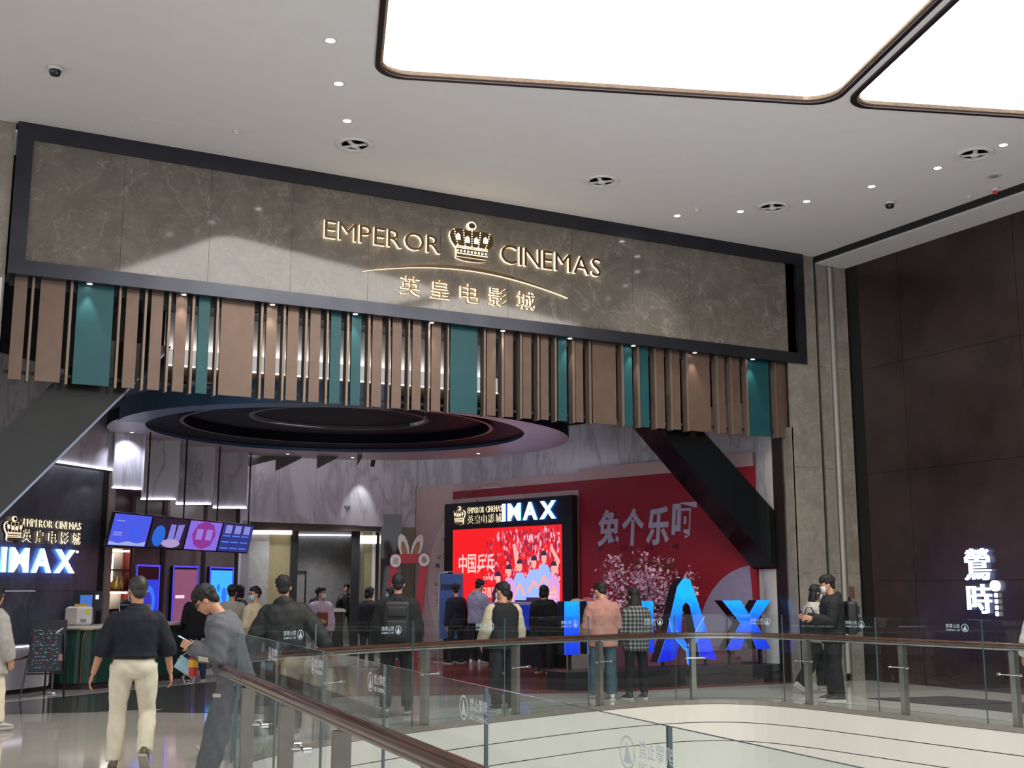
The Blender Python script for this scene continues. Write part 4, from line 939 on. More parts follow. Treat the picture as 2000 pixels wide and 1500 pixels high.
for k, (x, y, r, h) in enumerate(((10.6, 17.6, .2, 1.42), (10.95, 17.8, .19, 1.44), (11.3, 18.0, .18, 1.46))):
    lab = ('pale board with rounded top behind the letter I', 'pink board with rounded top between two pale ones', 'pale board with rounded top nearest the letter M')[k]
    m = mat('pale_ear_board', '#b3a49c', .5) if k != 1 else mat('pink_ear_board', '#b0606a', .5)
    t = thing('rabbit_board', lab, 'board', (x, y, 0), 0, 'rounded boards behind the letters')
    MB().prism([(x - r, .05), (x + r, .05)] + [(x + r * math.cos(math.radians(a)), h - r + r * math.sin(math.radians(a))) for a in range(0, 181, 15)], 0, .04, 0, Matrix(((1, 0, 0, 0), (0, 0, -1, y), (0, 1, 0, 0), (0, 0, 0, 1)))).build('board', m, t)
    MB().box((x - r * 1.1, y - .15, 0), (x + r * 1.1, y + .12, .05)).build('foot', m, t)
# ---------------------------------------------------------------- snack counter
CTOP = mat('counter_top_marble', '#c9c3ba', .25, noise=.05, scale=4); GREEN = mat('green_fluted_front', '#12392c', .35, noise=.15, scale=3)
BRASS = mat('brass_trim', '#a3845a', .3, .8); KICK = mat('brown_kick', '#2a1c1a', .5)
cn = thing('snack_counter', 'green fluted snack counter with a pale stone top', 'counter', (3.6, 21.0, 0))
front = resample(chaikin([(2.62, 20.98), (2.55, 20.6), (2.78, 20.3), (3.15, 20.2), (3.5, 20.45), (4.3, 21.22), (5.02, 21.92)], 3), .06)
def offs(pts, d):
    out = []
    for i, p in enumerate(pts):
        a = pts[max(0, i - 1)]; b = pts[min(len(pts) - 1, i + 1)]; t = (b - a).normalized(); out.append(Vector((p.x - t.y * d, p.y + t.x * d)))
    return out
def counter_part(o0, o1, z0, z1, nm, m, flute=0):
    f = []
    for i, p in enumerate(offs(front, o0)):
        f.append(p)
    if flute:
        f = [offs(front, o0 + (flute if i % 2 else 0))[i] for i in range(len(front))]
    bk = offs(front, o1); bk = [Vector((max(q.x, 2.62), q.y)) for q in bk]
    mb = MB(); n = len(f)
    for i in range(n - 1):
        mb.add([(f[i].x, f[i].y, z0), (f[i + 1].x, f[i + 1].y, z0), (f[i + 1].x, f[i + 1].y, z1), (f[i].x, f[i].y, z1)], [(0, 1, 2, 3)])
        mb.add([(f[i].x, f[i].y, z1), (f[i + 1].x, f[i + 1].y, z1), (bk[i + 1].x, bk[i + 1].y, z1), (bk[i].x, bk[i].y, z1)], [(0, 1, 2, 3)])
        mb.add([(f[i].x, f[i].y, z0), (bk[i].x, bk[i].y, z0), (bk[i + 1].x, bk[i + 1].y, z0), (f[i + 1].x, f[i + 1].y, z0)], [(0, 1, 2, 3)])
    for k in (0, n - 1): mb.add([(f[k].x, f[k].y, z0), (bk[k].x, bk[k].y, z0), (bk[k].x, bk[k].y, z1), (f[k].x, f[k].y, z1)], [(0, 1, 2, 3)])
    return mb.build(nm, m, cn)
counter_part(.05, .5, 0, .1, 'kickboard', KICK); counter_part(.0, .5, .1, .93, 'fluted_front', GREEN, .012)
counter_part(-.05, .62, .955, 1.0, 'stone_top', CTOP); counter_part(-.045, .6, .93, .955, 'brass_edge', BRASS)
for k in (6, 16, 30, 44):
    if k < len(front):
        p = front[k]; MB().tube([(p.x - .02, p.y - .02, .1), (p.x - .02, p.y - .02, .8), (p.x + .02, p.y + .0, .9), (p.x + .08, p.y + .06, .93)], .012, 8).build('brass_rib', BRASS, cn)
def cpos(k, d): return offs(front, d)[k]
# things standing on the counter
WPL = mat('white_plastic', '#cfc9c2', .35); BPL = mat('black_plastic', '#101118', .3)
p = cpos(12, .3); t = thing('ticket_box', 'white rounded dispenser box with a yellow sticker on the counter', 'box', (p.x, p.y, 1.0))
T = Matrix.Translation((p.x, p.y, 1.0)) @ Matrix.Rotation(math.radians(-12), 4, 'Z')
MB().box((-.2, -.16, 0), (.2, .16, .30), 0, T).build('housing', WPL, t, bevel=.04)
MB().box((-.205, -.175, .02), (-.03, -.16, .28), 0, T).build('side_cover', mat('beige_plastic', '#a79d92', .4), t, bevel=.006)
MB().box((.1, -.166, .18), (.17, -.161, .26), 0, T).build('yellow_sticker', mat('yellow_sticker', '#d8d020', .5), t)
MB().box((-.08, -.1, .3), (.12, .1, .34), 0, T).build('yellow_cards', mat('yellow_card', '#b99a3a', .6), t)
MB().box((.03, -.166, .05), (.12, -.161, .1), 0, T).build('label_strip', mat('grey_label', '#77808c', .5), t)
p = cpos(25, .42); t = thing('pos_terminal', 'black till screen glowing blue on the counter left end', 'till', (p.x, p.y, 1.0))
T = Matrix.Translation((p.x - .1, p.y, 1.0)) @ Matrix.Rotation(math.radians(-10), 4, 'Z')
MB().box((-.1, -.08, 0), (.1, .12, .03), 0, T).build('foot', BPL, t, bevel=.006); MB().box((-.03, .0, .03), (.03, .05, .28), 0, T).build('stand', BPL, t)
T2 = T @ Matrix.Translation((0, -.02, .38)) @ Matrix.Rotation(math.radians(-14), 4, 'X')
MB().box((-.24, -.02, -.15), (.24, .03, .17), 0, T2).build('monitor', BPL, t, bevel=.012); MB().box((-.12, -.024, -.13), (.07, -.02, .1), 0, T2).build('screen', glow('till_screen', (.03, .15, .6), .6, .5, 12), t)
MB().box((.12, -.024, .03), (.17, -.02, .1), 0, T2).build('card_reader_light', glow('white_glow', (.8, .85, 1), 1.0), t)
for k, (i, d, lab) in enumerate(((34, .25, 'small dark tablet on a white stand beside the counter staff'), (44, .3, 'small blue-lit tablet on a white stand, right one on the counter'))):
    p = cpos(i, d); t = thing('tablet_stand', lab, 'tablet', (p.x, p.y, 1.0), 0, 'tablets on the counter')
    T = Matrix.Translation((p.x, p.y, 1.0)) @ Matrix.Rotation(math.radians(25), 4, 'Z')
    MB().box((-.14, -.07, 0), (.06, .07, .16), 0, T).build('printer_base', WPL, t, bevel=.02)
    T2 = T @ Matrix.Translation((.03, -.02, .24)) @ Matrix.Rotation(math.radians(-20), 4, 'X'); MB().box((-.1, -.01, -.08), (.1, .01, .08), 0, T2).build('tablet', WPL, t, bevel=.004)
    MB().box((-.09, -.013, -.07), (.09, -.01, .07), 0, T2).build('screen', mat('tablet_dark', '#1b2030', .2) if k == 0 else glow('tablet_blue', (.12, .2, .6), .5), t)
p = cpos(37, .1); t = thing('acrylic_sign', 'small red and white notice in an acrylic holder on the counter', 'sign', (p.x, p.y, 1.0))
T = Matrix.Translation((p.x, p.y, 1.0)) @ Matrix.Rotation(math.radians(32), 4, 'Z')
MB().box((-.09, -.01, .01), (.09, .01, .33), 0, T).build('panel', mat('red_notice', '#8a2a30', .4), t); MB().box((-.07, -.013, .04), (.07, -.01, .26), 0, T).build('paper', WPL, t); MB().box((-.1, -.05, 0), (.1, .05, .01), 0, T).build('foot', glass_mat('clear_acrylic'), t)
mb = MB()
for q in range(5): mb.box((-.05, -.0145, .07 + q * .036), (.05, -.013, .08 + q * .036), 0, T)
mb.build('printed_lines', mat('red_ink', '#8a2a30', .5), t)
p = cpos(40, .1); t = thing('acrylic_sign', 'small plain white notice holder right of the red notice', 'sign', (p.x, p.y, 1.0))
T = Matrix.Translation((p.x + .06, p.y, 1.0)) @ Matrix.Rotation(math.radians(32), 4, 'Z'); MB().box((-.1, -.008, .01), (.1, .008, .32), 0, T).build('panel', mat('lilac_paper', '#9a95a8', .4), t); MB().box((-.11, -.05, 0), (.11, .05, .01), 0, T).build('foot', glass_mat('clear_acrylic'), t)

# low white cabinet along the charcoal wall
cb = thing('low_cabinet', 'low white cabinet with a glowing top edge below the charcoal wall', 'cabinet', LW.p(-3.2, 0, .2))
mb = MB(); LW.box(mb, -5.0, 0.07, .04, -1.8, .72, .4); mb.build('cabinet_body', mat('cabinet_white', '#b5b2b4', .4), cb, bevel=.01)
mb = MB(); LW.box(mb, -5.0, 0.0, .06, -1.8, .07, .36); mb.build('plinth_strip', KICK, cb)
mb = MB(); LW.box(mb, -5.0, .70, .4, -1.8, .72, .42); mb.build('led_edge', glow('cabinet_led', (.85, .82, 1), 2.0), cb)
# rope barrier
def stanchion(x, y, lab):
    t = thing('rope_stanchion', lab, 'stanchion', (x, y, 0), 0, 'rope stanchions by the cabinet')
    MB().lathe([(.15, 0), (.15, .015), (.03, .04), (.001, .04)], (x, y, 0), 24).build('base', STEEL, t, True); MB().lathe([(.018, .03), (.018, .9), (.03, .93), (.02, .97), (.001, .98)], (x, y, 0), 14).build('post', STEEL, t, True)
stanchion(2.5, 19.75, 'steel rope stanchion behind the menu easel'); stanchion(1.35, 19.0, 'steel rope stanchion at the left picture edge')
a = Vector((2.5, 19.75, .9)); b = Vector((1.35, 19.0, .9))
tag(MB().tube([a.lerp(b, i / 12) - Vector((0, 0, .35 * (1 - (2 * i / 12 - 1) ** 2))) for i in range(13)], .018, 8).build('barrier_rope', mat('brown_rope', '#5a3a2e', .6, bump=.4), None, True), 'brown rope hanging between the two steel stanchions', 'rope')
# menu easel
es = thing('menu_easel', 'dark neon menu board on a black folding easel', 'easel', (2.35, 19.3, 0))
EF = Frame((2.08, 19.25), (.97, -.1)); lean = Matrix.Rotation(math.radians(-9), 4, 'X')
TE = EF.T() @ lean
MB().box((0, .36, 0), (.52, 1.13, .03), 0, TE).build('board', mat('neon_board', '#0a1420', .25, noise=.4, scale=6), es, bevel=.006)
rnd = random.Random(5); NG = glow('neon_green', (.05, .75, .5), .5); NP = glow('neon_pink', (.7, .12, .4), .45); NB = glow('neon_blue', (.1, .35, .9), .45)
for nm, m, n, d in (('neon_green_writing', NG, 70, .0305), ('neon_pink_writing', NP, 70, .031), ('neon_blue_writing', NB, 40, .0315)):
    mb = MB()
    for q in range(n):
        row = rnd.randrange(11); x = .05 + rnd.random() * .36; y = .42 + row * .055 + rnd.uniform(-.012, .012); vv = rnd.random() < .4; mb.box((x, y, d), (x + (.004 if vv else .012 + .02 * rnd.random()), y + (.02 if vv else .004), d + .0005), 0, TE)
    mb.build(nm, m, es)['kind'] = 'stuff'
MB().prism([(.36, .93), (.40, .94), (.47, 1.0), (.465, 1.015), (.38, .965)], .031, .033, 0, TE).build('white_pen_mark', WPL, es); MB().box((.42, .52, .031), (.49, .62, .033), 0, TE).build('pink_card', mat('pink_card', '#d8a8a0', .5), es)
for s, dd in ((.06, .06), (.46, .06)): MB().tube([TE @ Vector((s, 1.05, -.02)), EF.p(s + (-.14 if s < .2 else .06), 0.0, .3)], .014, 8).build('leg', BPL, es)
MB().tube([TE @ Vector((.26, 1.05, -.03)), EF.p(.26, 0.0, -.42)], .014, 8).build('leg', BPL, es); MB().tube([EF.p(-.03, .35, .22), EF.p(.5, .35, .22)], .012, 8).build('ledge', BPL, es)

# bottle shelf beside the post
bs = thing('bottle_shelf', 'backlit shelf unit with a red upright behind the counter', 'shelf', LW.p(.4, 0, -.3))
mb = MB(); LW.box(mb, .06, 0, -.24, .76, 3.2, -.2); mb.build('back_panel', mat('cream_back', '#cfc5b2', .5), bs)
for z in (1.2, 1.54, 1.9, 2.3): mb = MB(); LW.box(mb, .06, z, -.2, .72, z + .03, -.04); mb.build('shelf_board', mat('shelf_red_brown', '#4a2420', .4), bs)
mb = MB(); LW.box(mb, .72, 0, -.2, .78, 2.35, -.05); mb.build('red_upright', mat('red_upright', '#7a1e1e', .4), bs)
mb = MB(); LW.box(mb, .06, 2.35, -.2, .78, 3.3, -.1); mb.build('header_board', mat('maroon_board', '#3a2224', .4), bs)
for z in (1.50, 2.24): mb = MB(); LW.box(mb, .08, z, -.1, .70, z + .03, -.05); mb.build('shelf_led', glow('shelf_led', (1, .97, .92), 5), bs)
mb = MB(); LW.box(mb, .38, 1.62, -.2, .42, 2.2, -.18); mb.build('vertical_led', glow('shelf_led', (1, .97, .92), 5), bs)
mb = MB(); LW.box(mb, .06, 2.62, -.1, .66, 2.68, -.05); mb.build('header_led', LEDW, bs)
for i in range(5):
    p = LW.p(.14 + i * .12, 1.57, -.12); o = MB().lathe([(.036, 0), (.038, .02), (.038, .13), (.015, .17), (.013, .22), (.016, .235), (.001, .235)], p, 14).build('bottle', mat('amber_bottle', '#b58a3a', .15, noise=.1), None, True)
    tag(o, ('leftmost', 'second', 'middle', 'fourth', 'rightmost')[i] + ' amber bottle in the row on the lit shelf', 'bottle', 'amber bottles on the lit shelf')

# hanging menu screens
cols = [((.07, .11, .85), .6), ((.015, .01, .03), .6), ((.24, .16, .8), .62), ((.015, .03, .2), .7)]
MF = Frame(LW.p(0, 0, .85)[:2], LW.u[:2]); edges = [-1.18, -.10, 1.03, 2.15, 3.3]
names = ['glowing blue menu screen, leftmost of the four hanging screens', 'dark menu screen with a blue egg and cups, second hanging screen', 'lilac menu screen with a red octagon, third hanging screen', 'dark blue menu screen of film stills, rightmost hanging screen']
for i in range(4):
    s0, s1 = edges[i] + .02, edges[i + 1] - .02; t = thing('menu_screen', names[i], 'screen', MF.p((s0 + s1) / 2, 2.29, 0), 0, 'hanging menu screens')
    TM = Matrix.Translation(MF.p(0, 2.29, 0)) @ MF.T().to_3x3().to_4x4() @ Matrix.Rotation(math.radians(14), 4, 'X')
    MB().box((s0 - .02, -.02, -.05), (s1 + .02, .57, 0), 0, TM).build('case', BPL, t, bevel=.008)
    MB().box((s0 + .01, .01, 0), (s1 - .01, .545, .004), 0, TM).build('screen_face', glow('menu_%d' % i, *cols[i], noise=.15), t)
    w = s1 - s0
    def fl(nm, polys, m, d):
        mb = MB()
        for q in polys: mb.prism([(s0 + a * w, b) for a, b in q], d, d + .0015, 0, TM)
        return mb.build(nm, m, t)
    if i == 0:
        [fl('printed_line', [[(.08, y), (.3, y), (.3, y + .02), (.08, y + .02)]], glow('pale_blue_ink', (.25, .3, .9), .65), .0042) for y in (.18, .22, .42)]
        fl('printed_cup', [[(.5, .12), (.72, .1), (.74, .38), (.52, .4)]], glow('mid_blue_ink', (.03, .08, .6), .9), .0042); fl('printed_wave', [[(.02, .02), (.97, .02), (.97, .1), (.75, .06), (.5, .09), (.25, .05), (.02, .08)]], glow('mist_ink', (.3, .35, .6), .8), .0045)
    if i == 1:
        fl('printed_egg', [oval(.25, .22, .17, .19)], glow('teal_ink', (.01, .1, .5), .9), .0042); fl('printed_cups', [[(.5, .14), (.68, .12), (.66, .44), (.52, .44)], [(.7, .12), (.86, .16), (.9, .45), (.72, .44)]], glow('lilac_ink', (.22, .2, .7), .65), .0042)
        fl('printed_snack', [oval(.62, .1, .26, .08)], glow('cream_ink', (.4, .3, .55), .7), .0046)
    if i == 2:
        fl('printed_octagon', [oval(.5, .29, .36, .27, 8)], glow('magenta_ink', (.24, .03, .26), .7), .0042); fl('printed_cards', [[(.26, .2), (.45, .2), (.45, .4), (.26, .4)], [(.56, .2), (.75, .2), (.75, .4), (.56, .4)]], glow('card_ink', (.3, .2, .7), .65), .0046)
    if i == 3:
        fl('printed_grid', [[(.06 + .3 * a, .06 + .12 * b), (.30 + .3 * a, .06 + .12 * b), (.30 + .3 * a, .085 + .12 * b), (.06 + .3 * a, .085 + .12 * b)] for a in range(3) for b in range(3)], glow('grid_ink', (.06, .15, .6), .9), .0042)
        fl('printed_stills', [[(.1 + .3 * a, .36), (.3 + .3 * a, .36), (.3 + .3 * a, .52), (.1 + .3 * a, .52)] for a in range(3)], glow('still_ink', (.2, .2, .55), .8), .0042)
    MB().tube([MF.p(s1 - .06, 2.8, .04), MF.p(s1 - .06, 4.3, .04)], .016, 8).build('hanging_rod', DKTRIM, t)
# three digital posters on the stone wall
dp = [(.80, 1.52, (.01, .03, .45), 'blue film poster screen, leftmost on the stone wall'), (1.95, 2.80, (.16, .05, .1), 'dim reddish poster screen, middle one on the stone wall'), (3.22, 4.12, (.03, .32, .85), 'bright sky-blue poster screen, rightmost on the stone wall')]
for i, (s0, s1, c, lab) in enumerate(dp):
    t = thing('poster_screen', lab, 'screen', LW.p((s0 + s1) / 2, 1.0, 0), 0, 'poster screens on the stone wall')
    mb = MB(); LW.box(mb, s0, .75, -.02, s1, 2.02, .05); mb.build('case', BPL, t, bevel=.01)
    mb = MB()
    for a, b, cc, d in ((s0, .75, s0 + .03, 2.02), (s1 - .03, .75, s1, 2.02), (s0, 1.99, s1, 2.02)): LW.box(mb, a, b, .05, cc, d, .056)
    mb.build('blue_edge', glow('poster_edge', (.05, .04, .9), 1.2 if i < 2 else .8), t)
    mb = MB(); LW.box(mb, s0 + .05, .8, .05, s1 - .05, 1.95 - (.2 if i == 0 else 0), .055); mb.build('screen_face', glow('poster_%d' % i, c, 1.0, .5, 3), t)
    if i == 0: flat('printed_rings', [oval((s0 + s1) / 2, 1.35, .24, .3), ], glow('ring_ink', (.02, .12, .9), 1.0), .0575, t, LW); flat('printed_rings', [oval((s0 + s1) / 2, 1.35, .14, .18)], glow('ring_core', (.02, .02, .35), 1.0), .0585, t, LW)
    if i == 1: flat('printed_title', [[(s0 + .1, 1.4), (s0 + .4, 1.4), (s0 + .4, 1.46), (s0 + .1, 1.46)]], glow('title_ink', (.7, .6, .75), .8), .0575, t, LW)
    if i == 2: flat('printed_shapes', [oval((s0 + s1) / 2 + .1, 1.45, .1, .16), oval((s0 + s1) / 2 - .12, 1.6, .06, .08)], glow('shape_ink', (.01, .12, .6), 1.0), .0575, t, LW); flat('printed_plants', [[(s0 + .1, .85), (s1 - .1, .85), (s1 - .1, 1.05), (s0 + .4, 1.2), (s0 + .1, 1.0)]], glow('plant_ink', (.02, .4, .25), .8), .058, t, LW)
# corridor reception desk
RF = Frame((9.95, 28.9), (.957, -.29)); t = thing('reception_desk', 'dark ticket desk with a white lit top in the corridor', 'desk', RF.p(0, 0, 0))
mb = MB(); RF.box(mb, .0, 0, -.4, .55, 1.0, 0); mb.build('desk_body', mat('dark_desk', '#2a2622', .4), t)
mb = MB(); RF.box(mb, -.05, 1.0, -.45, .6, 1.05, .05); mb.build('desk_top', CTOP, t)
# ---------------------------------------------------------------- glass balustrades around the atrium
def balustrade(name, label, pts, step, start, icons, mirror, post_phase=0.0):
    t = thing(name, label, 'balustrade', (pts[0][0], pts[0][1], 0))
    fine = resample([Vector((p[0], p[1], 0)) for p in pts], .08); n = len(fine)
    tan = [(fine[min(n - 1, i + 1)] - fine[max(0, i - 1)]).normalized() for i in range(n)]
    out = [Vector((-a.y, a.x, 0)) for a in tan]                       # away from the opening
    tot = .08 * (n - 1)
    inner = [fine[i] + out[i] * .03 for i in range(n)]
    def at(d):
        i = max(0, min(n - 1, int(round(d / .08)))); return i
    cuts = [0]; d = start
    while d < tot - .3: cuts.append(at(d)); d += step
    cuts.append(n - 1)
    for k in range(len(cuts) - 1):
        a, b = cuts[k], cuts[k + 1]
        if b - a < 3: continue
        idx = list(range(a, b + 1)); mb = MB(); g = .005
        L0 = [inner[i] for i in idx]; L0[0] = L0[0] + tan[a] * g; L0[-1] = L0[-1] - tan[b] * g
        L1 = [p + out[i] * .014 for p, i in zip(L0, idx)]
        z0, z1 = .02, 1.22; m = len(idx)
        for j in range(m - 1):
            p, q, r, s = L0[j], L0[j + 1], L1[j + 1], L1[j]
            V = lambda v, z: (v.x, v.y, z)
            mb.add([V(p, z0), V(q, z0), V(q, z1), V(p, z1)], [(0, 1, 2, 3)], 0); mb.add([V(s, z0), V(s, z1), V(r, z1), V(r, z0)], [(0, 1, 2, 3)], 0)
            mb.add([V(p, z1), V(q, z1), V(r, z1), V(s, z1)], [(0, 1, 2, 3)], 1)
        for j in (0, m - 1): mb.add([(L0[j].x, L0[j].y, z0), (L1[j].x, L1[j].y, z0), (L1[j].x, L1[j].y, z1), (L0[j].x, L0[j].y, z1)], [(0, 1, 2, 3)], 1)
        gp = mb.build('glass_panel', [GLASS, GLEDGE], t)
        if icons and (b - a) > 10:
            i = b - 3 if mirror else a + 3
            u = -tan[i] if not mirror else -tan[i]
            nrm = out[i]; o = L1[min(len(L1) - 1, max(0, i - a))] + nrm * .001 + Vector((0, 0, 1.08))
            ic = MB(); c = o
            for q in range(20):
                a0 = q * math.pi / 10; a1 = a0 + math.pi / 10
                P = lambda aa, rr: c + u * (rr * math.cos(aa)) + Vector((0, 0, .04 + rr * math.sin(aa)))
                ic.add([P(a0, .05), P(a1, .05), P(a1, .042), P(a0, .042)], [(0, 1, 2, 3)])
            ic.add([c + u * -.025 + Vector((0, 0, .01)), c + u * .03 + Vector((0, 0, .01)), c + u * .01 + Vector((0, 0, .05)), c + u * -.005 + Vector((0, 0, .075)), c + u * -.015 + Vector((0, 0, .04))], [(0, 1, 2, 3, 4)])
            ob = bpy.data.objects.new('warning_symbol', ic.mesh('warning_symbol', [STK])); COL.objects.link(ob); ob.parent = gp
            glyphs('禁止攀爬', 0.0)
            e = lettering('warning_text', '禁止攀爬', c + u * .075 + Vector((0, 0, .035)), u, nrm, .05, .2, .0005, [STK], None, split=False, gap=.1)[0]; e.parent = gp
            e = lettering('warning_text', 'NO CLIMBING', c + u * .075 + Vector((0, 0, .0)), u, nrm, .022, .2, .0005, [STK], None, split=False, gap=.08)[0]; e.parent = gp
    hl = [fine[i] + out[i] * .15 + Vector((0, 0, .925)) for i in range(n)]
    MB().tube(hl, .05, 14, flat=.75).build('handrail', WOOD, t, True)
    MB().tube([p - Vector((0, 0, .036)) for p in hl], .04, 10, flat=.45).build('rail_bar', STEEL, t, True)
    d = start + post_phase
    while d < tot - .2:
        i = at(d); p = fine[i] + out[i] * .15; R = Matrix(((tan[i].x, out[i].x, 0, p.x), (tan[i].y, out[i].y, 0, p.y), (0, 0, 1, 0), (0, 0, 0, 1)))
        po = MB().prism([(-.035, -.045), (.035, -.045), (.035, .045), (-.035, .045)], 0, .862, 0, R).build('post', STEELD, t)
        mb = MB(); mb.box((-.012, -.02, .862), (.012, .02, .9), 0, R); o = mb.build('saddle', STEEL, None); o.parent = po
        for zz in (.60,):
            mb = MB(); mb.tube([R @ Vector((-.15, -.095, zz)), R @ Vector((.15, -.095, zz))], .009, 8); mb.tube([R @ Vector((-.03, -.03, zz)), R @ Vector((-.03, -.095, zz))], .008, 8); mb.tube([R @ Vector((.03, -.03, zz)), R @ Vector((.03, -.095, zz))], .008, 8)
            for s in (-.14, .14): mb.tube([R @ Vector((s, -.13, zz)), R @ Vector((s, -.08, zz))], .016, 10)
            o = mb.build('glass_clamp', CHROME, None); o.parent = po
        d += step
    return t
STK = mat('white_sticker', '#c8ccd0', .5)
nb = balustrade('glass_balustrade', 'near glass balustrade with dark wood handrail running towards the viewer', near_pts, 1.425, 1.63 - .03, True, False, .45)
fb = balustrade('glass_balustrade', 'far glass balustrade with wood handrail curving along the atrium', [(p.x, p.y) for p in FARP], 1.6, 1.05, True, True, .3)
# ---------------------------------------------------------------- people
JOBS = []
def job(mb, voxel, name, m, parent, wr=0, smooth=6, seed=0):
    me = mb.mesh(name, m); o = bpy.data.objects.new('tmp', me); COL.objects.link(o)
    r = o.modifiers.new('r', 'REMESH'); r.mode = 'VOXEL'; r.voxel_size = voxel
    s = o.modifiers.new('s', 'SMOOTH'); s.factor = .5; s.iterations = smooth
    JOBS.append((o, name, m, parent, wr, seed))
def run_jobs():
    dg = bpy.context.evaluated_depsgraph_get(); dg.update()
    for o, name, m, parent, wr, seed in JOBS:
        me = bpy.data.meshes.new_from_object(o.evaluated_get(dg)); me.name = name
        me.materials.clear(); me.materials.append(m)
        n = len(me.vertices); co = np.empty(n * 3, np.float32); me.vertices.foreach_get('co', co); co = co.reshape(-1, 3)
        if wr and n:
            no = np.empty(n * 3, np.float32); me.vertex_normals.foreach_get('vector', no); no = no.reshape(-1, 3)
            x, y, z = co.T; a = seed * 1.7
            w = np.sin(z * 46 + 5 * np.sin(x * 13 + a) + 4 * np.sin(y * 11 + a)) * .5 + np.sin(z * 21 + x * 27 + 3 * np.sin(y * 17 - a)) * .6 + np.sin(x * 61 + z * 17 + a) * .25
            co = co + no * (w * wr)[:, None]
            me.vertices.foreach_set('co', co.astype(np.float32).ravel())
        me.polygons.foreach_set('use_smooth', [True] * len(me.polygons)); me.update()
        ob = bpy.data.objects.new(name, me); COL.objects.link(ob); ob.parent = parent
    for o, *_ in JOBS:
        m = o.data; bpy.data.objects.remove(o); bpy.data.meshes.remove(m)
    JOBS.clear()
SKIN = mat('skin', '#c08a6e', .5, noise=.05, scale=12); LIP = mat('lips', '#94564c', .5)
HAIRB = mat('black_hair', '#080707', .62, noise=.35, scale=40, stretch=(1, 1, .15), bump=.5); HAIRBR = mat('dark_brown_hair', '#1d1411', .6, noise=.35, scale=40, stretch=(1, 1, .15)); HAIRG = mat('greying_hair', '#2e2a27', .5, noise=.4, scale=40)
EYEM = mat('eye', '#17110f', .2); MASKB = mat('blue_mask', '#9cc0cf', .7, noise=.03); MASKW = mat('white_mask', '#c9cdd2', .7, noise=.03)
SOLE = mat('pale_sole', '#b5b0a6', .6)
def fab(name, c, noise=.12, scale=14, rough=.85):
    c = sr(c); k = .55 if sum(c) < .12 else 1.0; c = tuple(x * k for x in c)
    return mat('fabric_' + name, c, rough, noise=noise, scale=scale, bump=.12)
def R3(ax, a): return Matrix.Rotation(a, 3, ax)
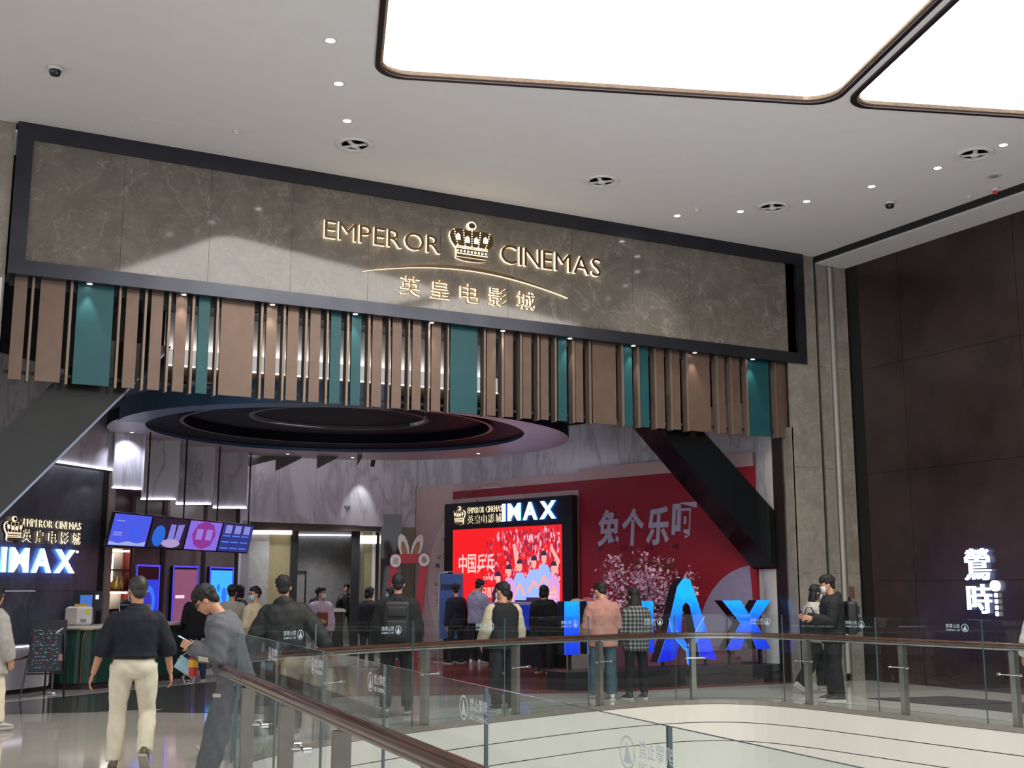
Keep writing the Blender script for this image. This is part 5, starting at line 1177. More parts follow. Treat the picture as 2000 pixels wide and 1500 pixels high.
def person(label, xy, face, H=1.72, pose=None, top=None, bottom=None, shoes='#1a1a1c', hair='short', hairm=None, skin=None, mask=None, w=1.0, voxel=.012, group=None, glasses=False, sleeves=None, hood=False, collar=False, seed=0, belt=False):
    """face = compass bearing (degrees clockwise from +Y) of the person's front; local +Y is forward, +X their right"""
    P = dict(lean=0., side=0., head=0., hyaw=0., htilt=0., R=((.12, .0, -1), (.08, .12, -1)), L=((-.12, .0, -1), (-.08, .12, -1)), RL=((.06, .0, -1), (.02, -.04, -1)), LL=((-.06, .0, -1), (-.02, -.04, -1)), rf=0., lf=0., rfoot=8, lfoot=-8)
    P.update(pose or {})
    t = thing('person', label, 'person', (xy[0], xy[1], 0), math.radians(-face), group); s = H * .975 / 1.72
    ob = lambda mb, nm, m, par=t, sm=True: (lambda o: (COL.objects.link(o), setattr(o, 'parent', par), o)[2])(bpy.data.objects.new(nm, mb.mesh(nm, m, sm)))
    th, sh = .425 * s, .415 * s
    hipR, hipL = Vector((.095 * s * w, 0, 0)), Vector((-.095 * s * w, 0, 0))
    kR = hipR + norm(P['RL'][0]) * th; aR = kR + norm(P['RL'][1]) * sh; kL = hipL + norm(P['LL'][0]) * th; aL = kL + norm(P['LL'][1]) * sh
    lowR = aR.z - .08 * s - max(0, math.sin(math.radians(P['rf']))) * .15 * s; lowL = aL.z - .08 * s - max(0, math.sin(math.radians(P['lf']))) * .15 * s
    hz = -min(lowR, lowL); mid = (aR + aL) / 2 if not P.get('pin') else (aR if P['pin'] == 'R' else aL)
    off = Vector((-mid.x, -mid.y - .03, hz)); hipR += off; hipL += off; kR += off; kL += off; aR += off; aL += off
    pel = (hipR + hipL) / 2 + Vector((0, 0, .03 * s)); RT = R3('Y', P['side']) @ R3('X', -P['lean']); Rt = RT
    ax = lambda x, y, z: pel + Rt @ (Vector((x, y, z)) * s)
    def tor(rows, mb, k=1.0, n=20, add=0.):
        rings = []
        for d, hw, hd, fy in rows:
            c = Vector((0, fy, d)); rings.append([ax(math.copysign(abs(math.cos(q)) ** .8, math.cos(q)) * (hw * w + add), fy + math.copysign(abs(math.sin(q)) ** .8, math.sin(q)) * (hd * w + add), d) for q in [2 * math.pi * i / n for i in range(n)]])
        mb.loft(rings)
    nb_ = ax(0, 0, .50); hp = P['lean'] + P['head']
    hd_dir = R3('Y', P['side'] + P['htilt']) @ R3('X', -hp) @ Vector((0, .0, 1)); Rh = R3('Y', P['side'] + P['htilt']) @ R3('X', -hp) @ R3('Z', -math.radians(P['hyaw']))
    hc = nb_ + hd_dir * .175 * s + Rh @ Vector((0, .015, 0)) * s
    HD = lambda x, y, z: hc + Rh @ (Vector((x, y, z)) * s)
    body = MB()
    tor([(-.06, .15, .095, 0), (.02, .16, .105, 0), (.14, .13, .09, 0), (.3, .15, .1, 0), (.42, .15, .085, 0), (.49, .085, .06, 0), (.52, .05, .05, 0)], body)
    body.tube([nb_ - hd_dir * .05 * s, nb_ + hd_dir * .04 * s, hc - hd_dir * .05 * s + Rh @ Vector((0, -.02, 0)) * s], [.062 * s, .054 * s, .053 * s], 14)
    for c, r in (((0, -.012, .03), (.076, .096, .094)), ((0, .022, -.035), (.064, .072, .082)), ((0, .045, -.085), (.042, .042, .034)), ((0, .1, -.022), (.012, .016, .022)), ((0, .088, .02), (.05, .014, .012)), ((.078, -.002, -.012), (.011, .022, .032)), ((-.078, -.002, -.012), (.011, .022, .032)), ((0, .088, -.062), (.024, .012, .012))):
        body.ell(HD(*c), [q * s for q in r], Rh)
    arms = {}
    for sd, key in ((1, 'R'), (-1, 'L')):
        shd = ax(.168 * sd * (w * .5 + .5), 0, .41); el = shd + norm(P[key][0]) * .285 * s; wr_ = el + norm(P[key][1]) * .245 * s; arms[key] = (shd, el, wr_)
        body.tube([shd, shd.lerp(el, .5), el, el.lerp(wr_, .4), wr_], [.05 * s, .045 * s, .037 * s, .036 * s, .025 * s], 12)
        hdir = norm(P[key][2]) if len(P[key]) > 2 else norm(P[key][1])
        pn = Vector(P[key][3]) if len(P[key]) > 3 else Rt @ Vector((-sd, .1, 0))     # palm faces inward by default
        pn = (pn - hdir * pn.dot(hdir)).normalized(); ac = hdir.cross(pn).normalized()
        if ac.dot(Rt @ Vector((0, 1, .2))) < 0 and len(P[key]) <= 3: ac = -ac
        curl = P.get('curl' + key, .5)
        pc = wr_ + hdir * .045 * s; M3 = Matrix((ac, pn, hdir)).transposed()
        body.ell(pc, (.04 * s, .016 * s, .055 * s), M3, 12, 8)
        for f in range(4):
            b0 = wr_ + hdir * .085 * s + ac * ((f - 1.5) * .0195 * s); L = (.036, .042, .039, .031)[3 - f] * s; d1 = (hdir + pn * math.tan(min(1.2, curl * .6)) + ac * ((f - 1.5) * .06)).normalized(); d2 = (hdir * math.cos(curl * 1.6) + pn * math.sin(curl * 1.6)).normalized()
            body.tube([b0 - hdir * .02 * s, b0, b0 + d1 * L, b0 + d1 * L + d2 * L * 1.0], [.009 * s, .0092 * s, .0086 * s, .007 * s], 8)
        tb = wr_ + hdir * .03 * s + ac * .03 * s; td = (hdir * .75 + ac * .55 + pn * .35).normalized(); body.tube([tb - ac * .015 * s, tb + td * .035 * s, tb + (td + hdir * .3).normalized() * .065 * s], [.013 * s, .0105 * s, .008 * s], 8)
    for hip, k, a in ((hipR, kR, aR), (hipL, kL, aL)):
        body.tube([hip + Vector((0, 0, .02)), hip.lerp(k, .4), k, k.lerp(a, .35), a - norm(a - k) * -.02], [.085 * s, .07 * s, .052 * s, .052 * s, .034 * s], 14)
    job(body, voxel * .62, 'body', skin or SKIN, t, 0, 4)
    # eyes, brows and mouth
    for sx in (1, -1):
        ob(MB().ell(HD(.031 * sx, .083, .004), (.013 * s, .007 * s, .006 * s), Rh, 10, 6), 'eye', EYEM); ob(MB().ell(HD(.031 * sx, .088, .026), (.018 * s, .005 * s, .004 * s), Rh, 8, 5), 'eyebrow', hairm or HAIRB)
    if not mask: ob(MB().ell(HD(0, .097, -.062), (.021 * s, .006 * s, .006 * s), Rh, 10, 6), 'mouth', LIP)
    else:
        mk = MB(); rr = []
        for z, r_, yo in ((.0, .045, .058), (-.012, .056, .052), (-.04, .06, .05), (-.075, .055, .05), (-.1, .035, .05)):
            rr.append([HD(r_ * math.cos(q) * 1.16, yo + r_ * .95 * math.sin(q), z - .012) for q in [math.pi * (i / 14) - .12 + .24 * 0 for i in range(15)]] + [HD(r_ * math.cos(q) * 1.05, yo + r_ * .8 * math.sin(q), z - .012) for q in [math.pi * (1 - i / 14) for i in range(15)]])
        mk.loft(rr); ob(mk, 'mask', mask)
        lp = MB()
        for sx in (1, -1): lp.tube([HD(.064 * sx, .055, -.02), HD(.078 * sx, .02, -.005), HD(.083 * sx, -.018, -.012), HD(.076 * sx, .02, -.05), HD(.06 * sx, .055, -.085)], .0022 * s, 5)
        ob(lp, 'mask_loops', MASKW)
    if glasses:
        g = MB()
        for sx in (1, -1):
            g.tube([HD(.034 * sx + .024 * math.cos(q), .104, .0 + .019 * math.sin(q)) for q in [2 * math.pi * i / 14 for i in range(14)]], .0028 * s, 6, closed=True); g.tube([HD(.058 * sx, .102, .004), HD(.079 * sx, .06, .006), HD(.082 * sx, -.005, .004)], .0025 * s, 6)
        g.tube([HD(-.01, .108, .004), HD(.01, .108, .004)], .0025 * s, 6); ob(g, 'glasses', mat('glasses_frame', '#15120f', .3))
    # hair
    hm = hairm or HAIRB; h = MB()
    h.ell(HD(0, -.026, .042), (.086 * s, .1 * s, .096 * s), Rh); h.ell(HD(0, .012, .082), (.078 * s, .088 * s, .052 * s), Rh)
    if hair != 'crop': h.ell(HD(0, .05, .075), (.066 * s, .05 * s, .03 * s), Rh)
    h.ell(HD(0, -.065, -.03), (.066 * s, .045 * s, .055 * s), Rh)
    for sx in (1, -1): h.ell(HD(.074 * sx, -.005, .03), (.013 * s, .04 * s, .04 * s), Rh)
    if hair == 'long':
        dn = Vector((0, 0, -1)); b0 = HD(0, -.05, .0)
        rows = []
        for i in range(8):
            q = i / 7; c = HD(0, -.055, 0) + Vector((0, 0, -.42 * s * q)) + (Rt @ Vector((0, -.035 * math.sin(q * 2.2) - .03 * q, 0))) * s; ww = (.078 + .035 * math.sin(q * 2.4) - .06 * q * q) * s; dd = (.058 - .034 * q) * s
            rows.append([c + Rt @ Vector((ww * math.cos(a), dd * math.sin(a), 0)) for a in [2 * math.pi * k / 16 for k in range(16)]])
        h.loft(rows[::-1])
        for sx in (1, -1): h.tube([HD(.07 * sx, .03, .05), HD(.08 * sx, .01, -.03), HD(.076 * sx, -.02, -.12)], [.02 * s, .02 * s, .014 * s], 10)
    if hair == 'tied': h.ell(HD(0, -.12, .02), (.035 * s, .04 * s, .04 * s), Rh)
    if hair == 'bob':
        for sx in (1, -1): h.tube([HD(.07 * sx, .03, .06), HD(.088 * sx, .0, -.02), HD(.08 * sx, -.01, -.11)], [.03 * s, .035 * s, .026 * s], 10)
        h.ell(HD(0, -.06, -.06), (.085 * s, .05 * s, .08 * s), Rh)
    if hair == 'fringe': h.ell(HD(0, .068, .06), (.07 * s, .034 * s, .035 * s), Rh); h.ell(HD(0, -.01, .09), (.088 * s, .1 * s, .06 * s), Rh)
    rh = random.Random(seed + 50)
    for _ in range(0 if hair == 'crop' else 60):
        az = rh.uniform(0, 2 * math.pi); e2 = rh.uniform(-.15, 1.35); v = Vector((math.cos(az) * math.cos(e2), math.sin(az) * math.cos(e2), math.sin(e2)))
        if v.y > .35 and e2 < .75: continue
        c0 = Vector((v.x * .082, -.024 + v.y * .096, .045 + v.z * .09)); dd = Vector((v.x * .5 + rh.uniform(-.5, .5), v.y * .4 + rh.uniform(-.3, .5), v.z * .4 - .5 + rh.uniform(-.3, .3))).normalized() * .03
        h.tube([HD(*(c0 - dd * .6)), HD(*c0), HD(*(c0 + dd))], [.006 * s, .0105 * s, .005 * s], 6)
    job(h, voxel * .6, 'hair', hm, t, .0, 8, seed)
    # top
    T_ = dict(m=fab('black', '#17171a'), hem=-.1, bulk=.02, sleeve=1.0, flare=0., r=1.0); T_.update(top or {})
    b = T_['bulk']; tp = MB(); e = T_['hem']
    rows = [(e, .158 + T_['flare'], .108 + T_['flare'] * .6, 0), (e + .02, .165 + T_['flare'], .115 + T_['flare'] * .6, 0)] + ([(min(0, e / 2), .165 + T_['flare'] * .5, .112, 0)] if e < -.06 else []) + [(.05, .158, .108, 0), (.16, .15, .105, 0), (.3, .168, .115, 0), (.40, .172, .105, 0), (.455, .14, .085, 0), (.495, .072, .065, 0), (.515, .06, .06, 0)]
    tor(rows, tp, add=b)
    arm_mb = MB() if sleeves else tp
    for sd, key in ((1, 'R'), (-1, 'L')):
        shd, el, wr_ = arms[key]; f = T_['sleeve']; br = b * .9 + .012
        pth = [shd - norm(el - shd) * .0, shd.lerp(el, .5), el]; rd = [(.05 + br * .85) * s, (.046 + br * .9) * s, (.042 + br) * s]
        if f < 1: en = el.lerp(wr_, f); pth += [el.lerp(wr_, f * .5), en]; rd += [(.04 + br) * s, (.037 + br) * s]
        else: pth += [el.lerp(wr_, .5), wr_ + norm(wr_ - el) * .015]; rd += [(.036 + br) * s, (.028 + br * .8) * s]
        arm_mb.tube(pth, rd, 14)
        if not sleeves: tp.ell(shd, [(.052 + b * .7) * s] * 3)
        else: arm_mb.ell(shd - Rt @ Vector((.0 * sd, 0, 0)), [(.054 + b * .75) * s] * 3)
    if hood:
        tp.ell(ax(0, -.085, .5), (.1 * s, .06 * s, .075 * s), Rt); tp.tube([ax(.09 * math.cos(q), .0 + .085 * math.sin(q) - .015, .515 + .02 * math.sin(-q)) for q in [2 * math.pi * i / 16 for i in range(16)]], .026 * s, 8, closed=True)
    if collar: tp.tube([ax(.066 * math.cos(q), .062 * math.sin(q), .525) for q in [2 * math.pi * i / 16 for i in range(16)]], .02 * s, 8, flat=1.5, closed=True)
    job(tp, voxel, T_.get('name', 'jacket'), T_['m'], t, T_.get('wr', .0035), 5, seed)
    if sleeves: job(arm_mb, voxel, 'sleeves', sleeves, t, .0035, 5, seed + 1)
    # trousers
    B_ = dict(m=fab('trouser_black', '#141417'), wide=0., name='trousers', length=1.0); B_.update(bottom or {})
    bt = MB(); wd = B_['wide']
    tor([(-.13, .10, .08, 0), (-.08, .158, .105, 0), (0, .165, .113, 0), (.09, .15, .103, 0), (.10, .148, .1, 0)], bt, add=.008)
    for sx in (1, -1): bt.ell(ax(.07 * sx * w, -.055 * w, -.03), (.085 * s * w, .075 * s * w, .095 * s))
    for hip, k, a in ((hipR, kR, aR), (hipL, kL, aL)):
        en = k.lerp(a, B_['length'] * .98 + .02)
        bt.tube([hip + Vector((0, 0, .03)), hip.lerp(k, .35), hip.lerp(k, .75), k, k.lerp(en, .3), k.lerp(en, .7), en], [.103 * s * (w * .6 + .4), (.094 + wd * .3) * s * (w * .5 + .5), (.075 + wd * .6) * s, (.068 + wd * .8) * s, (.066 + wd) * s, (.06 + wd) * s, (.056 + wd) * s], 16)
    job(bt, voxel, B_['name'], B_['m'], t, B_.get('wr', .0035), 5, seed + 2)
    if belt:
        bl_ = MB(); bl_.tube([ax(.172 * w * math.cos(q), .122 * w * math.sin(q), .062) for q in [2 * math.pi * i / 28 for i in range(28)]], .012 * s, 8, flat=1.6, closed=True); ob(bl_, 'belt', mat('belt_leather', '#17130f', .4))
    # shoes
    for a, pit, yaw in ((aR, P['rf'], P['rfoot']), (aL, P['lf'], P['lfoot'])):
        Rf = R3('Z', -math.radians(yaw)) @ R3('X', -math.radians(pit)); O = a
        q = lambda x, y, z: O + Rf @ (Vector((x, y, z)) * s)
        sm = mat('shoe_' + shoes, shoes, .5)
        rows = []
        for y, hw, zt in ((-.075, .02, -.03), (-.065, .034, .03), (-.02, .038, .045), (.04, .039, .01), (.1, .044, -.015), (.15, .042, -.028), (.185, .03, -.04), (.195, .012, -.05)):
            rows.append([q(hw * math.cos(k) * (1.0), y, (zt - .062) / 2 + (zt + .062) / 2 * math.sin(k)) for k in [2 * math.pi * i / 14 for i in range(14)]])
        so = ob(MB().loft(rows), 'shoe', sm)
        rows = [[q(hw * 1.06 * c, y, z) for c, z in ((1, -.08), (1, -.058), (-1, -.058), (-1, -.08))] for y, hw in ((-.08, .03), (-.06, .038), (0, .038), (.06, .042), (.12, .046), (.17, .038), (.2, .016))]
        ob(MB().loft(rows), 'sole', SOLE, so, False)
    t['arms'] = 1; del t['arms']
    M = Matrix.Translation((xy[0], xy[1], 0)) @ Matrix.Rotation(math.radians(-face), 4, 'Z')
    return t, M, arms, (lambda x, y, z: M @ ax(x, y, z)), (lambda x, y, z: M @ HD(x, y, z)), Rt
def phone(pos, nrm, up, label, lit=True):
    pos = Vector(pos); n = Vector(nrm).normalized(); u = Vector(up); u = (u - n * u.dot(n)).normalized(); x = u.cross(n)
    T = Matrix((x, u, n)).transposed().to_4x4(); T.translation = pos
    t = thing('phone', label, 'phone', pos)
    MB().box((-.037, -.075, -.004), (.037, .075, .004), 0, T).build('case', mat('phone_case', '#2a2a33', .3), t, bevel=.003)
    if lit: MB().box((-.034, -.07, .004), (.034, .07, .0045), 0, T).build('screen', glow('phone_screen', (.6, .75, 1), .9), t)
def bag(name, label, cat, c, u, n, w, h, d, m, strap=None, pocket=False, round_=.05):
    c = Vector(c); u = Vector(u).normalized(); n = Vector(n).normalized(); up = n.cross(u).normalized(); up = up if up.z > 0 else -up
    T = Matrix((u, up, n)).transposed().to_4x4(); T.translation = c
    t = thing(name, label, cat, c)
    o = MB().box((-w / 2, -h / 2, -d / 2), (w / 2, h / 2, d / 2), 0, T).build('bag_body', m, t, True); b = o.modifiers.new('b', 'BEVEL'); b.width = min(round_, d * .48); b.segments = 4; 
    if pocket:
        o = MB().box((-w * .4, -h * .42, d * .5 - .01), (w * .4, h * .02, d * .5 + .045), 0, T).build('front_pocket', m, t, True); b = o.modifiers.new('b', 'BEVEL'); b.width = .025; b.segments = 3
        o = MB().box((-w * .36, h * .1, d * .5 - .01), (w * .36, h * .36, d * .5 + .03), 0, T).build('upper_pocket', m, t, True); b = o.modifiers.new('b', 'BEVEL'); b.width = .018; b.segments = 3
        MB().tube([T @ Vector((-.04, h / 2 - .01, 0)), T @ Vector((-.03, h / 2 + .05, 0)), T @ Vector((.03, h / 2 + .05, 0)), T @ Vector((.04, h / 2 - .01, 0))], .01, 8).build('grab_handle', m, t, True)
    if strap: MB().tube([Vector(p) for p in strap], .012, 8, flat=.5).build('strap', m, t, True)
    return t
# bearing helper: 28 = straight away from the viewer, -62 = picture left, 118 = picture right, 208 = towards the viewer
NAVYSH = fab('navy_ribbed', '#141a2a', .2, 30); CREAMT = fab('cream_trouser', '#ddd3bc', .05); GREYS = fab('washed_grey', '#5c5d62', .14, 20); GREYC = fab('grey_coat', '#a19e98', .1, 20)
# 1 walking man in white trousers
walk = dict(lean=.03, RL=((.07, .22, -1), (.02, -.75, -1)), LL=((-.05, .12, -1), (-.02, -.1, -1)), rf=38, lf=4, R=((.42, .05, -1), (.16, .28, -1)), L=((-.42, -.12, -1), (-.3, .12, -1)), head=.08, hyaw=-22, curlR=.6, curlL=.6, pin='L')
person('man in navy shirt and cream trousers walking away with sleeves rolled up', (1.98, 11.25), 14, 1.71, walk, dict(m=NAVYSH, hem=.06, bulk=.035, sleeve=.3, name='shirt', wr=.003), dict(m=CREAMT, wide=.014), '#6b5a48', 'crop', HAIRG, mask=MASKW, w=1.12, voxel=.010, collar=True, seed=1, belt=True)
# 2 leaning man with phone
lean = dict(lean=.28, side=0, head=.42, RL=((.08, .34, -1), (.03, .16, -1)), LL=((-.07, .16, -1), (-.04, .28, -1)), R=((.18, -.06, -1), (-.25, 1, .34)), L=((-.18, -.02, -1), (.25, 1, .40)), curlR=1.0, curlL=.9)
LEAN, M, arms, AX, HDX, Rt = person('man in washed grey sweatsuit and glasses bent over his phone by the railing', (2.57, 10.40), -66, 1.72, lean, dict(m=GREYS, hem=-.14, bulk=.05, name='sweatshirt', wr=.006), dict(m=GREYS, wide=.045, wr=.006), '#8a7a66', 'fringe', HAIRB, glasses=True, voxel=.010, seed=2)
wR = M @ arms['R'][2]; wL = M @ arms['L'][2]; fwd = (M.to_3x3() @ Vector((0, 1, 0))); rgt = (M.to_3x3() @ Vector((1, 0, 0)))
pm = (wR + wL) / 2 + fwd * .1 + Vector((0, 0, .06))
phone(pm, -fwd * .5 + Vector((0, 0, .9)), fwd, 'phone held in both hands by the man in grey')
mc = wR + fwd * .12 + rgt * .02 + Vector((0, 0, -.17)); t = thing('face_mask', 'pale blue face mask dangling from the hand of the man in grey', 'mask', mc)
mb = MB(); rows = []
for i in range(6):
    q = i / 5 - .5; rows.append([mc + fwd * (.16 * q) + Vector((0, 0, .10 * q)) + rgt * (x * .02) + (Vector((0, 0, .05 * y)) - fwd * .03 * y) for x, y in ((.3, -1), (.5, 0), (.3, 1), (-.1, 1), (.1, 0), (-.1, -1))])
mb.loft(rows); mb.build('mask_cloth', MASKB, t, True)
MB().tube([mc - fwd * .08 + Vector((0, 0, -.06)), mc - fwd * .06 + Vector((0, 0, -.14)), mc + fwd * .0 + Vector((0, 0, -.15)), mc + fwd * .03 + Vector((0, 0, -.08))], .003, 6).build('ear_loop', MASKW, t); MB().tube([mc + fwd * .08 + Vector((0, 0, .06)), wR + fwd * .06], .003, 6).build('ear_loop', MASKW, t)
dc = wL - fwd * .02 - rgt * .05 + Vector((0, 0, -.16)); t = thing('drink_carton', 'red and yellow drink carton in the hand of the man in grey', 'carton', dc)
MB().box((-.028, -.028, -.08), (.028, .028, .08), 0, Matrix.Translation(dc) @ Matrix.Rotation(.4, 4, 'Z')).build('carton_body', mat('red_carton', '#a8261c', .4), t, bevel=.006); MB().box((-.029, -.029, .0), (.029, .029, .06), 0, Matrix.Translation(dc) @ Matrix.Rotation(.4, 4, 'Z')).build('yellow_band', mat('yellow_band', '#c89a2c', .4), t)
for a, b, c, nm in ((.1, .13, -.08, 'label_patch'), (.12, .12, .12, 'label_patch')):
    pass
# 3 woman at the left edge
t, M, arms, AX, HDX, Rt = person('woman in grey wool coat cut off by the left picture edge', (1.2, 14.95), 60, 1.62, dict(head=.1, R=((.25, .1, -1), (.05, .35, -1)), L=((-.2, .1, -1), (-.05, .4, -1)), RL=((.06, .2, -1), (.02, .05, -1)), LL=((-.06, -.1, -1), (-.02, -.3, -1)), lf=15), dict(m=GREYC, hem=-.28, bulk=.06, flare=.04, name='coat', wr=.004), dict(m=CREAMT, wide=.01), '#b8b4ae', 'long', HAIRB, w=1.0, hood=True, seed=3)
# 4 counter staff behind the counter
person('counter clerk in black behind the snack counter lifting an arm', (4.05, 22.25), 150, 1.72, dict(lean=.1, head=.1, R=((.2, .5, -.6), (-.3, .8, .3)), L=((-.1, .3, -1), (.2, .9, 0)), hyaw=60), dict(m=fab('staff_black', '#131417'), bulk=.02, sleeve=.1, name='shirt'), None, '#151515', 'short', HAIRB, voxel=.016, seed=4)
# 5 customers at the counter
person('customer with long dark hair in black top and blue jeans at the counter', (5.05, 21.3), 10, 1.66, dict(head=.12, hyaw=20, R=((.15, .1, -1), (.0, .8, -.3)), L=((-.15, .1, -1), (.0, .7, -.4)), RL=((.06, .1, -1), (.02, -.1, -1)), LL=((-.06, -.05, -1), (-.02, -.25, -1))), dict(m=fab('customer_black', '#16151a'), hem=-.16, bulk=.05, name='jacket'), dict(m=fab('blue_jeans', '#2a3852')), '#151515', 'long', HAIRB, voxel=.015, w=1.08, seed=5)
person('customer in pale beige jacket mostly hidden behind the man in grey', (5.35, 20.2), 20, 1.66, dict(R=((.15, .2, -1), (-.4, .8, .0)), L=((-.15, .2, -1), (.4, .8, .0))), dict(m=fab('beige', '#938d80'), hem=-.14, bulk=.05), None, '#151515', 'short', HAIRB, voxel=.015, seed=6)
person('person in dark purple standing behind the man in grey', (6.1, 22.5), -50, 1.66, dict(head=.1), dict(m=fab('plum', '#3a2f38'), hem=-.16, bulk=.04), None, '#151515', 'bob', HAIRB, voxel=.016, seed=7)
# 8 woman with mask
person('woman in light scarf with a pale blue face mask beside the black jacket', (5.45, 19.2), -40, 1.63, dict(hyaw=-72, R=((.15, .1, -1), (.0, .5, -.8)), L=((-.15, .1, -1), (.0, .5, -.8))), dict(m=fab('cream_scarf', '#b8a88c'), hem=-.1, bulk=.04), None, '#151515', 'tied', HAIRB, mask=MASKB, glasses=True, voxel=.014, seed=8)
# 9 man in black jacket leaning on the rail
person('man in black hooded jacket leaning on the far handrail, back turned', (4.05, 12.98), 18, 1.75, dict(lean=.08, side=-.06, R=((.75, -.15, -.85), (.55, -.25, -.8)), L=((-.5, .0, -1), (-.3, .1, -1)), RL=((.06, .0, -1), (.0, -.05, -1))), dict(m=fab('black_shell', '#1a1b1d', .1, 10, .72), hem=-.16, bulk=.055, name='jacket', wr=.004), dict(m=fab('trouser_charcoal', '#1f2023'), wide=.02), '#17171a', 'short', HAIRB, w=1.06, hood=True, voxel=.012, seed=9)
# 10 girl in pink sweatshirt
t, M, arms, AX, HDX, Rt = person('girl in pale pink sweatshirt and pale trousers carrying a brown bag', (7.68, 22.4), 175, 1.63, dict(hyaw=-30, R=((.2, .1, -1), (-.35, .8, -.1)), L=((-.18, .05, -1), (-.05, .1, -1)), RL=((.05, .15, -1), (.0, .0, -1)), LL=((-.05, -.1, -1), (-.0, -.2, -1))), dict(m=fab('pale_pink', '#b3a0ae'), hem=-.12, bulk=.06, name='sweatshirt'), dict(m=fab('pale_trousers', '#9b9195'), wide=.02), '#bcb6b4', 'tied', HAIRB, mask=MASKW, voxel=.014, seed=10)
lettering('printed_word', 'SUNNY', AX(.13, .205, .30), M.to_3x3() @ Vector((-1, 0, 0)), M.to_3x3() @ Vector((0, 1, 0)), .05, .26, .002, [mat('purple_ink', '#3a2a55', .6)], t, split=False) if False else None
bag('shoulder_bag', 'brown plush bag held by the girl in pink', 'bag', M @ Vector((.05, .2, 1.0)), M.to_3x3() @ Vector((1, 0, 0)), M.to_3x3() @ Vector((0, 1, 0)), .22, .3, .12, fab('brown_plush', '#6b3a2e'), [AX(.05, .12, .12), AX(.14, .13, .35), AX(.16, .02, .47)])
# 11, 12 people far down the corridor
person('person in dark clothes and white mask far down the corridor', (11.55, 34.0), 205, 1.58, {}, dict(m=fab('far_dark', '#22242a'), hem=-.14, bulk=.04), None, '#151515', 'short', HAIRB, mask=MASKW, voxel=.02, seed=11)
person('usher in dark uniform raising both hands to the face in the corridor', (12.35, 33.7), 205, 1.72, dict(R=((.3, .3, -.9), (-.35, .55, .9)), L=((-.3, .3, -.9), (.35, .55, .9)), RL=((.1, 0, -1), (.03, 0, -1)), LL=((-.1, 0, -1), (-.03, 0, -1))), dict(m=fab('uniform', '#232a33'), hem=-.08, bulk=.03), None, '#121212', 'short', HAIRB, voxel=.018, seed=12)
# 13, 14 two women and a masked person
person('woman with shoulder-length hair in dark jacket looking at a phone before the corridor', (8.75, 22.6), 60, 1.63, dict(head=.2, hyaw=25, R=((.15, .2, -1), (-.2, .9, .1)), L=((-.1, .2, -1), (.2, .9, .1))), dict(m=fab('dark_plum', '#2b282c'), hem=-.2, bulk=.05), dict(m=fab('grey_trouser', '#3a3a40')), '#151515', 'bob', HAIRB, voxel=.015, seed=13)
phone((9.05, 22.68, 1.22), (-.6, -.3, .6), (.5, .2, 1), 'phone held by the woman before the corridor')
person('masked woman in dark coat facing the woman with the phone', (9.3, 22.75), -75, 1.62, dict(head=.1), dict(m=fab('coat_black', '#1d1c20'), hem=-.2, bulk=.05), None, '#151515', 'bob', HAIRB, mask=MASKB, voxel=.015, seed=14)
# 15 backpack man
t, M, arms, AX, HDX, Rt = person('man in black coat wearing a black backpack, walking away beyond the far railing', (5.92, 14.25), 24, 1.765, dict(lean=.04, RL=((.06, .2, -1), (.02, -.02, -1)), LL=((-.05, -.05, -1), (-.02, -.4, -1)), lf=22, rf=0, R=((.22, .15, -1), (.05, .6, -.8)), L=((-.22, .1, -1), (-.05, .5, -.9))), dict(m=fab('coat_dark', '#17181c'), hem=-.18, bulk=.06, hem2=0, name='coat'), dict(m=fab('trouser_slate', '#1e1f24'), wide=.02), '#1b1b1e', 'crop', HAIRB, w=1.1, hood=False, collar=True, voxel=.012, seed=15)
Rw = M.to_3x3() @ Rt
bag('backpack', 'large black backpack on the back of the man in black coat', 'backpack', AX(0, -.27, .2), Rw @ Vector((-1, 0, 0)), Rw @ Vector((0, -1, 0)), .34, .5, .17, fab('pack_black', '#15161a', .2, 10, .55), [AX(.12, -.17, .42), AX(.13, -.08, .49), AX(.13, .06, .50), AX(.14, .15, .36), AX(.15, .1, .16)], True)
# 16, 17 people at the poster stand
person('person in dark navy clothes standing at the blue poster stand', (11.05, 23.4), -10, 1.7, dict(RL=((.08, .0, -1), (.02, -.03, -1)), LL=((-.12, .05, -1), (-.1, -.1, -1)), head=.15, hyaw=30), dict(m=fab('dark_navy', '#15182a'), hem=-.14, bulk=.05), None, '#151515', 'short', HAIRB, voxel=.015, seed=16)
person('man in pale lilac hooded sweatshirt before the LED screen', (11.38, 22.95), 70, 1.8, dict(head=.32, R=((.15, .2, -1), (-.1, .9, .1)), L=((-.15, .2, -1), (.1, .9, .1))), dict(m=fab('lilac_grey', '#8c8a9c'), hem=-.12, bulk=.06, name='hoodie'), dict(m=fab('trouser_navy', '#191b2a'), wide=.01), '#c9c6cc', 'short', HAIRB, hood=True, voxel=.013, seed=17)
# 18 varsity jacket
t, M, arms, AX, HDX, Rt = person('man in black jacket with cream sleeves and glasses beyond the far railing', (7.5, 14.35), 10, 1.69, dict(hyaw=-35, head=.1, R=((.25, .1, -1), (.1, .4, -.9)), L=((-.28, .05, -1), (-.05, .55, -.7)), RL=((.05, .08, -1), (.02, -.02, -1)), LL=((-.05, -.02, -1), (-.02, -.2, -1))), dict(m=fab('varsity_black', '#12131b'), hem=-.12, bulk=.055, name='jacket', sleeve=.8), dict(m=fab('trouser_ink', '#151722'), wide=.025), '#16161a', 'short', HAIRB, mask=MASKW, glasses=True, sleeves=fab('cream_sleeve', '#b3a58c'), voxel=.012, seed=18)
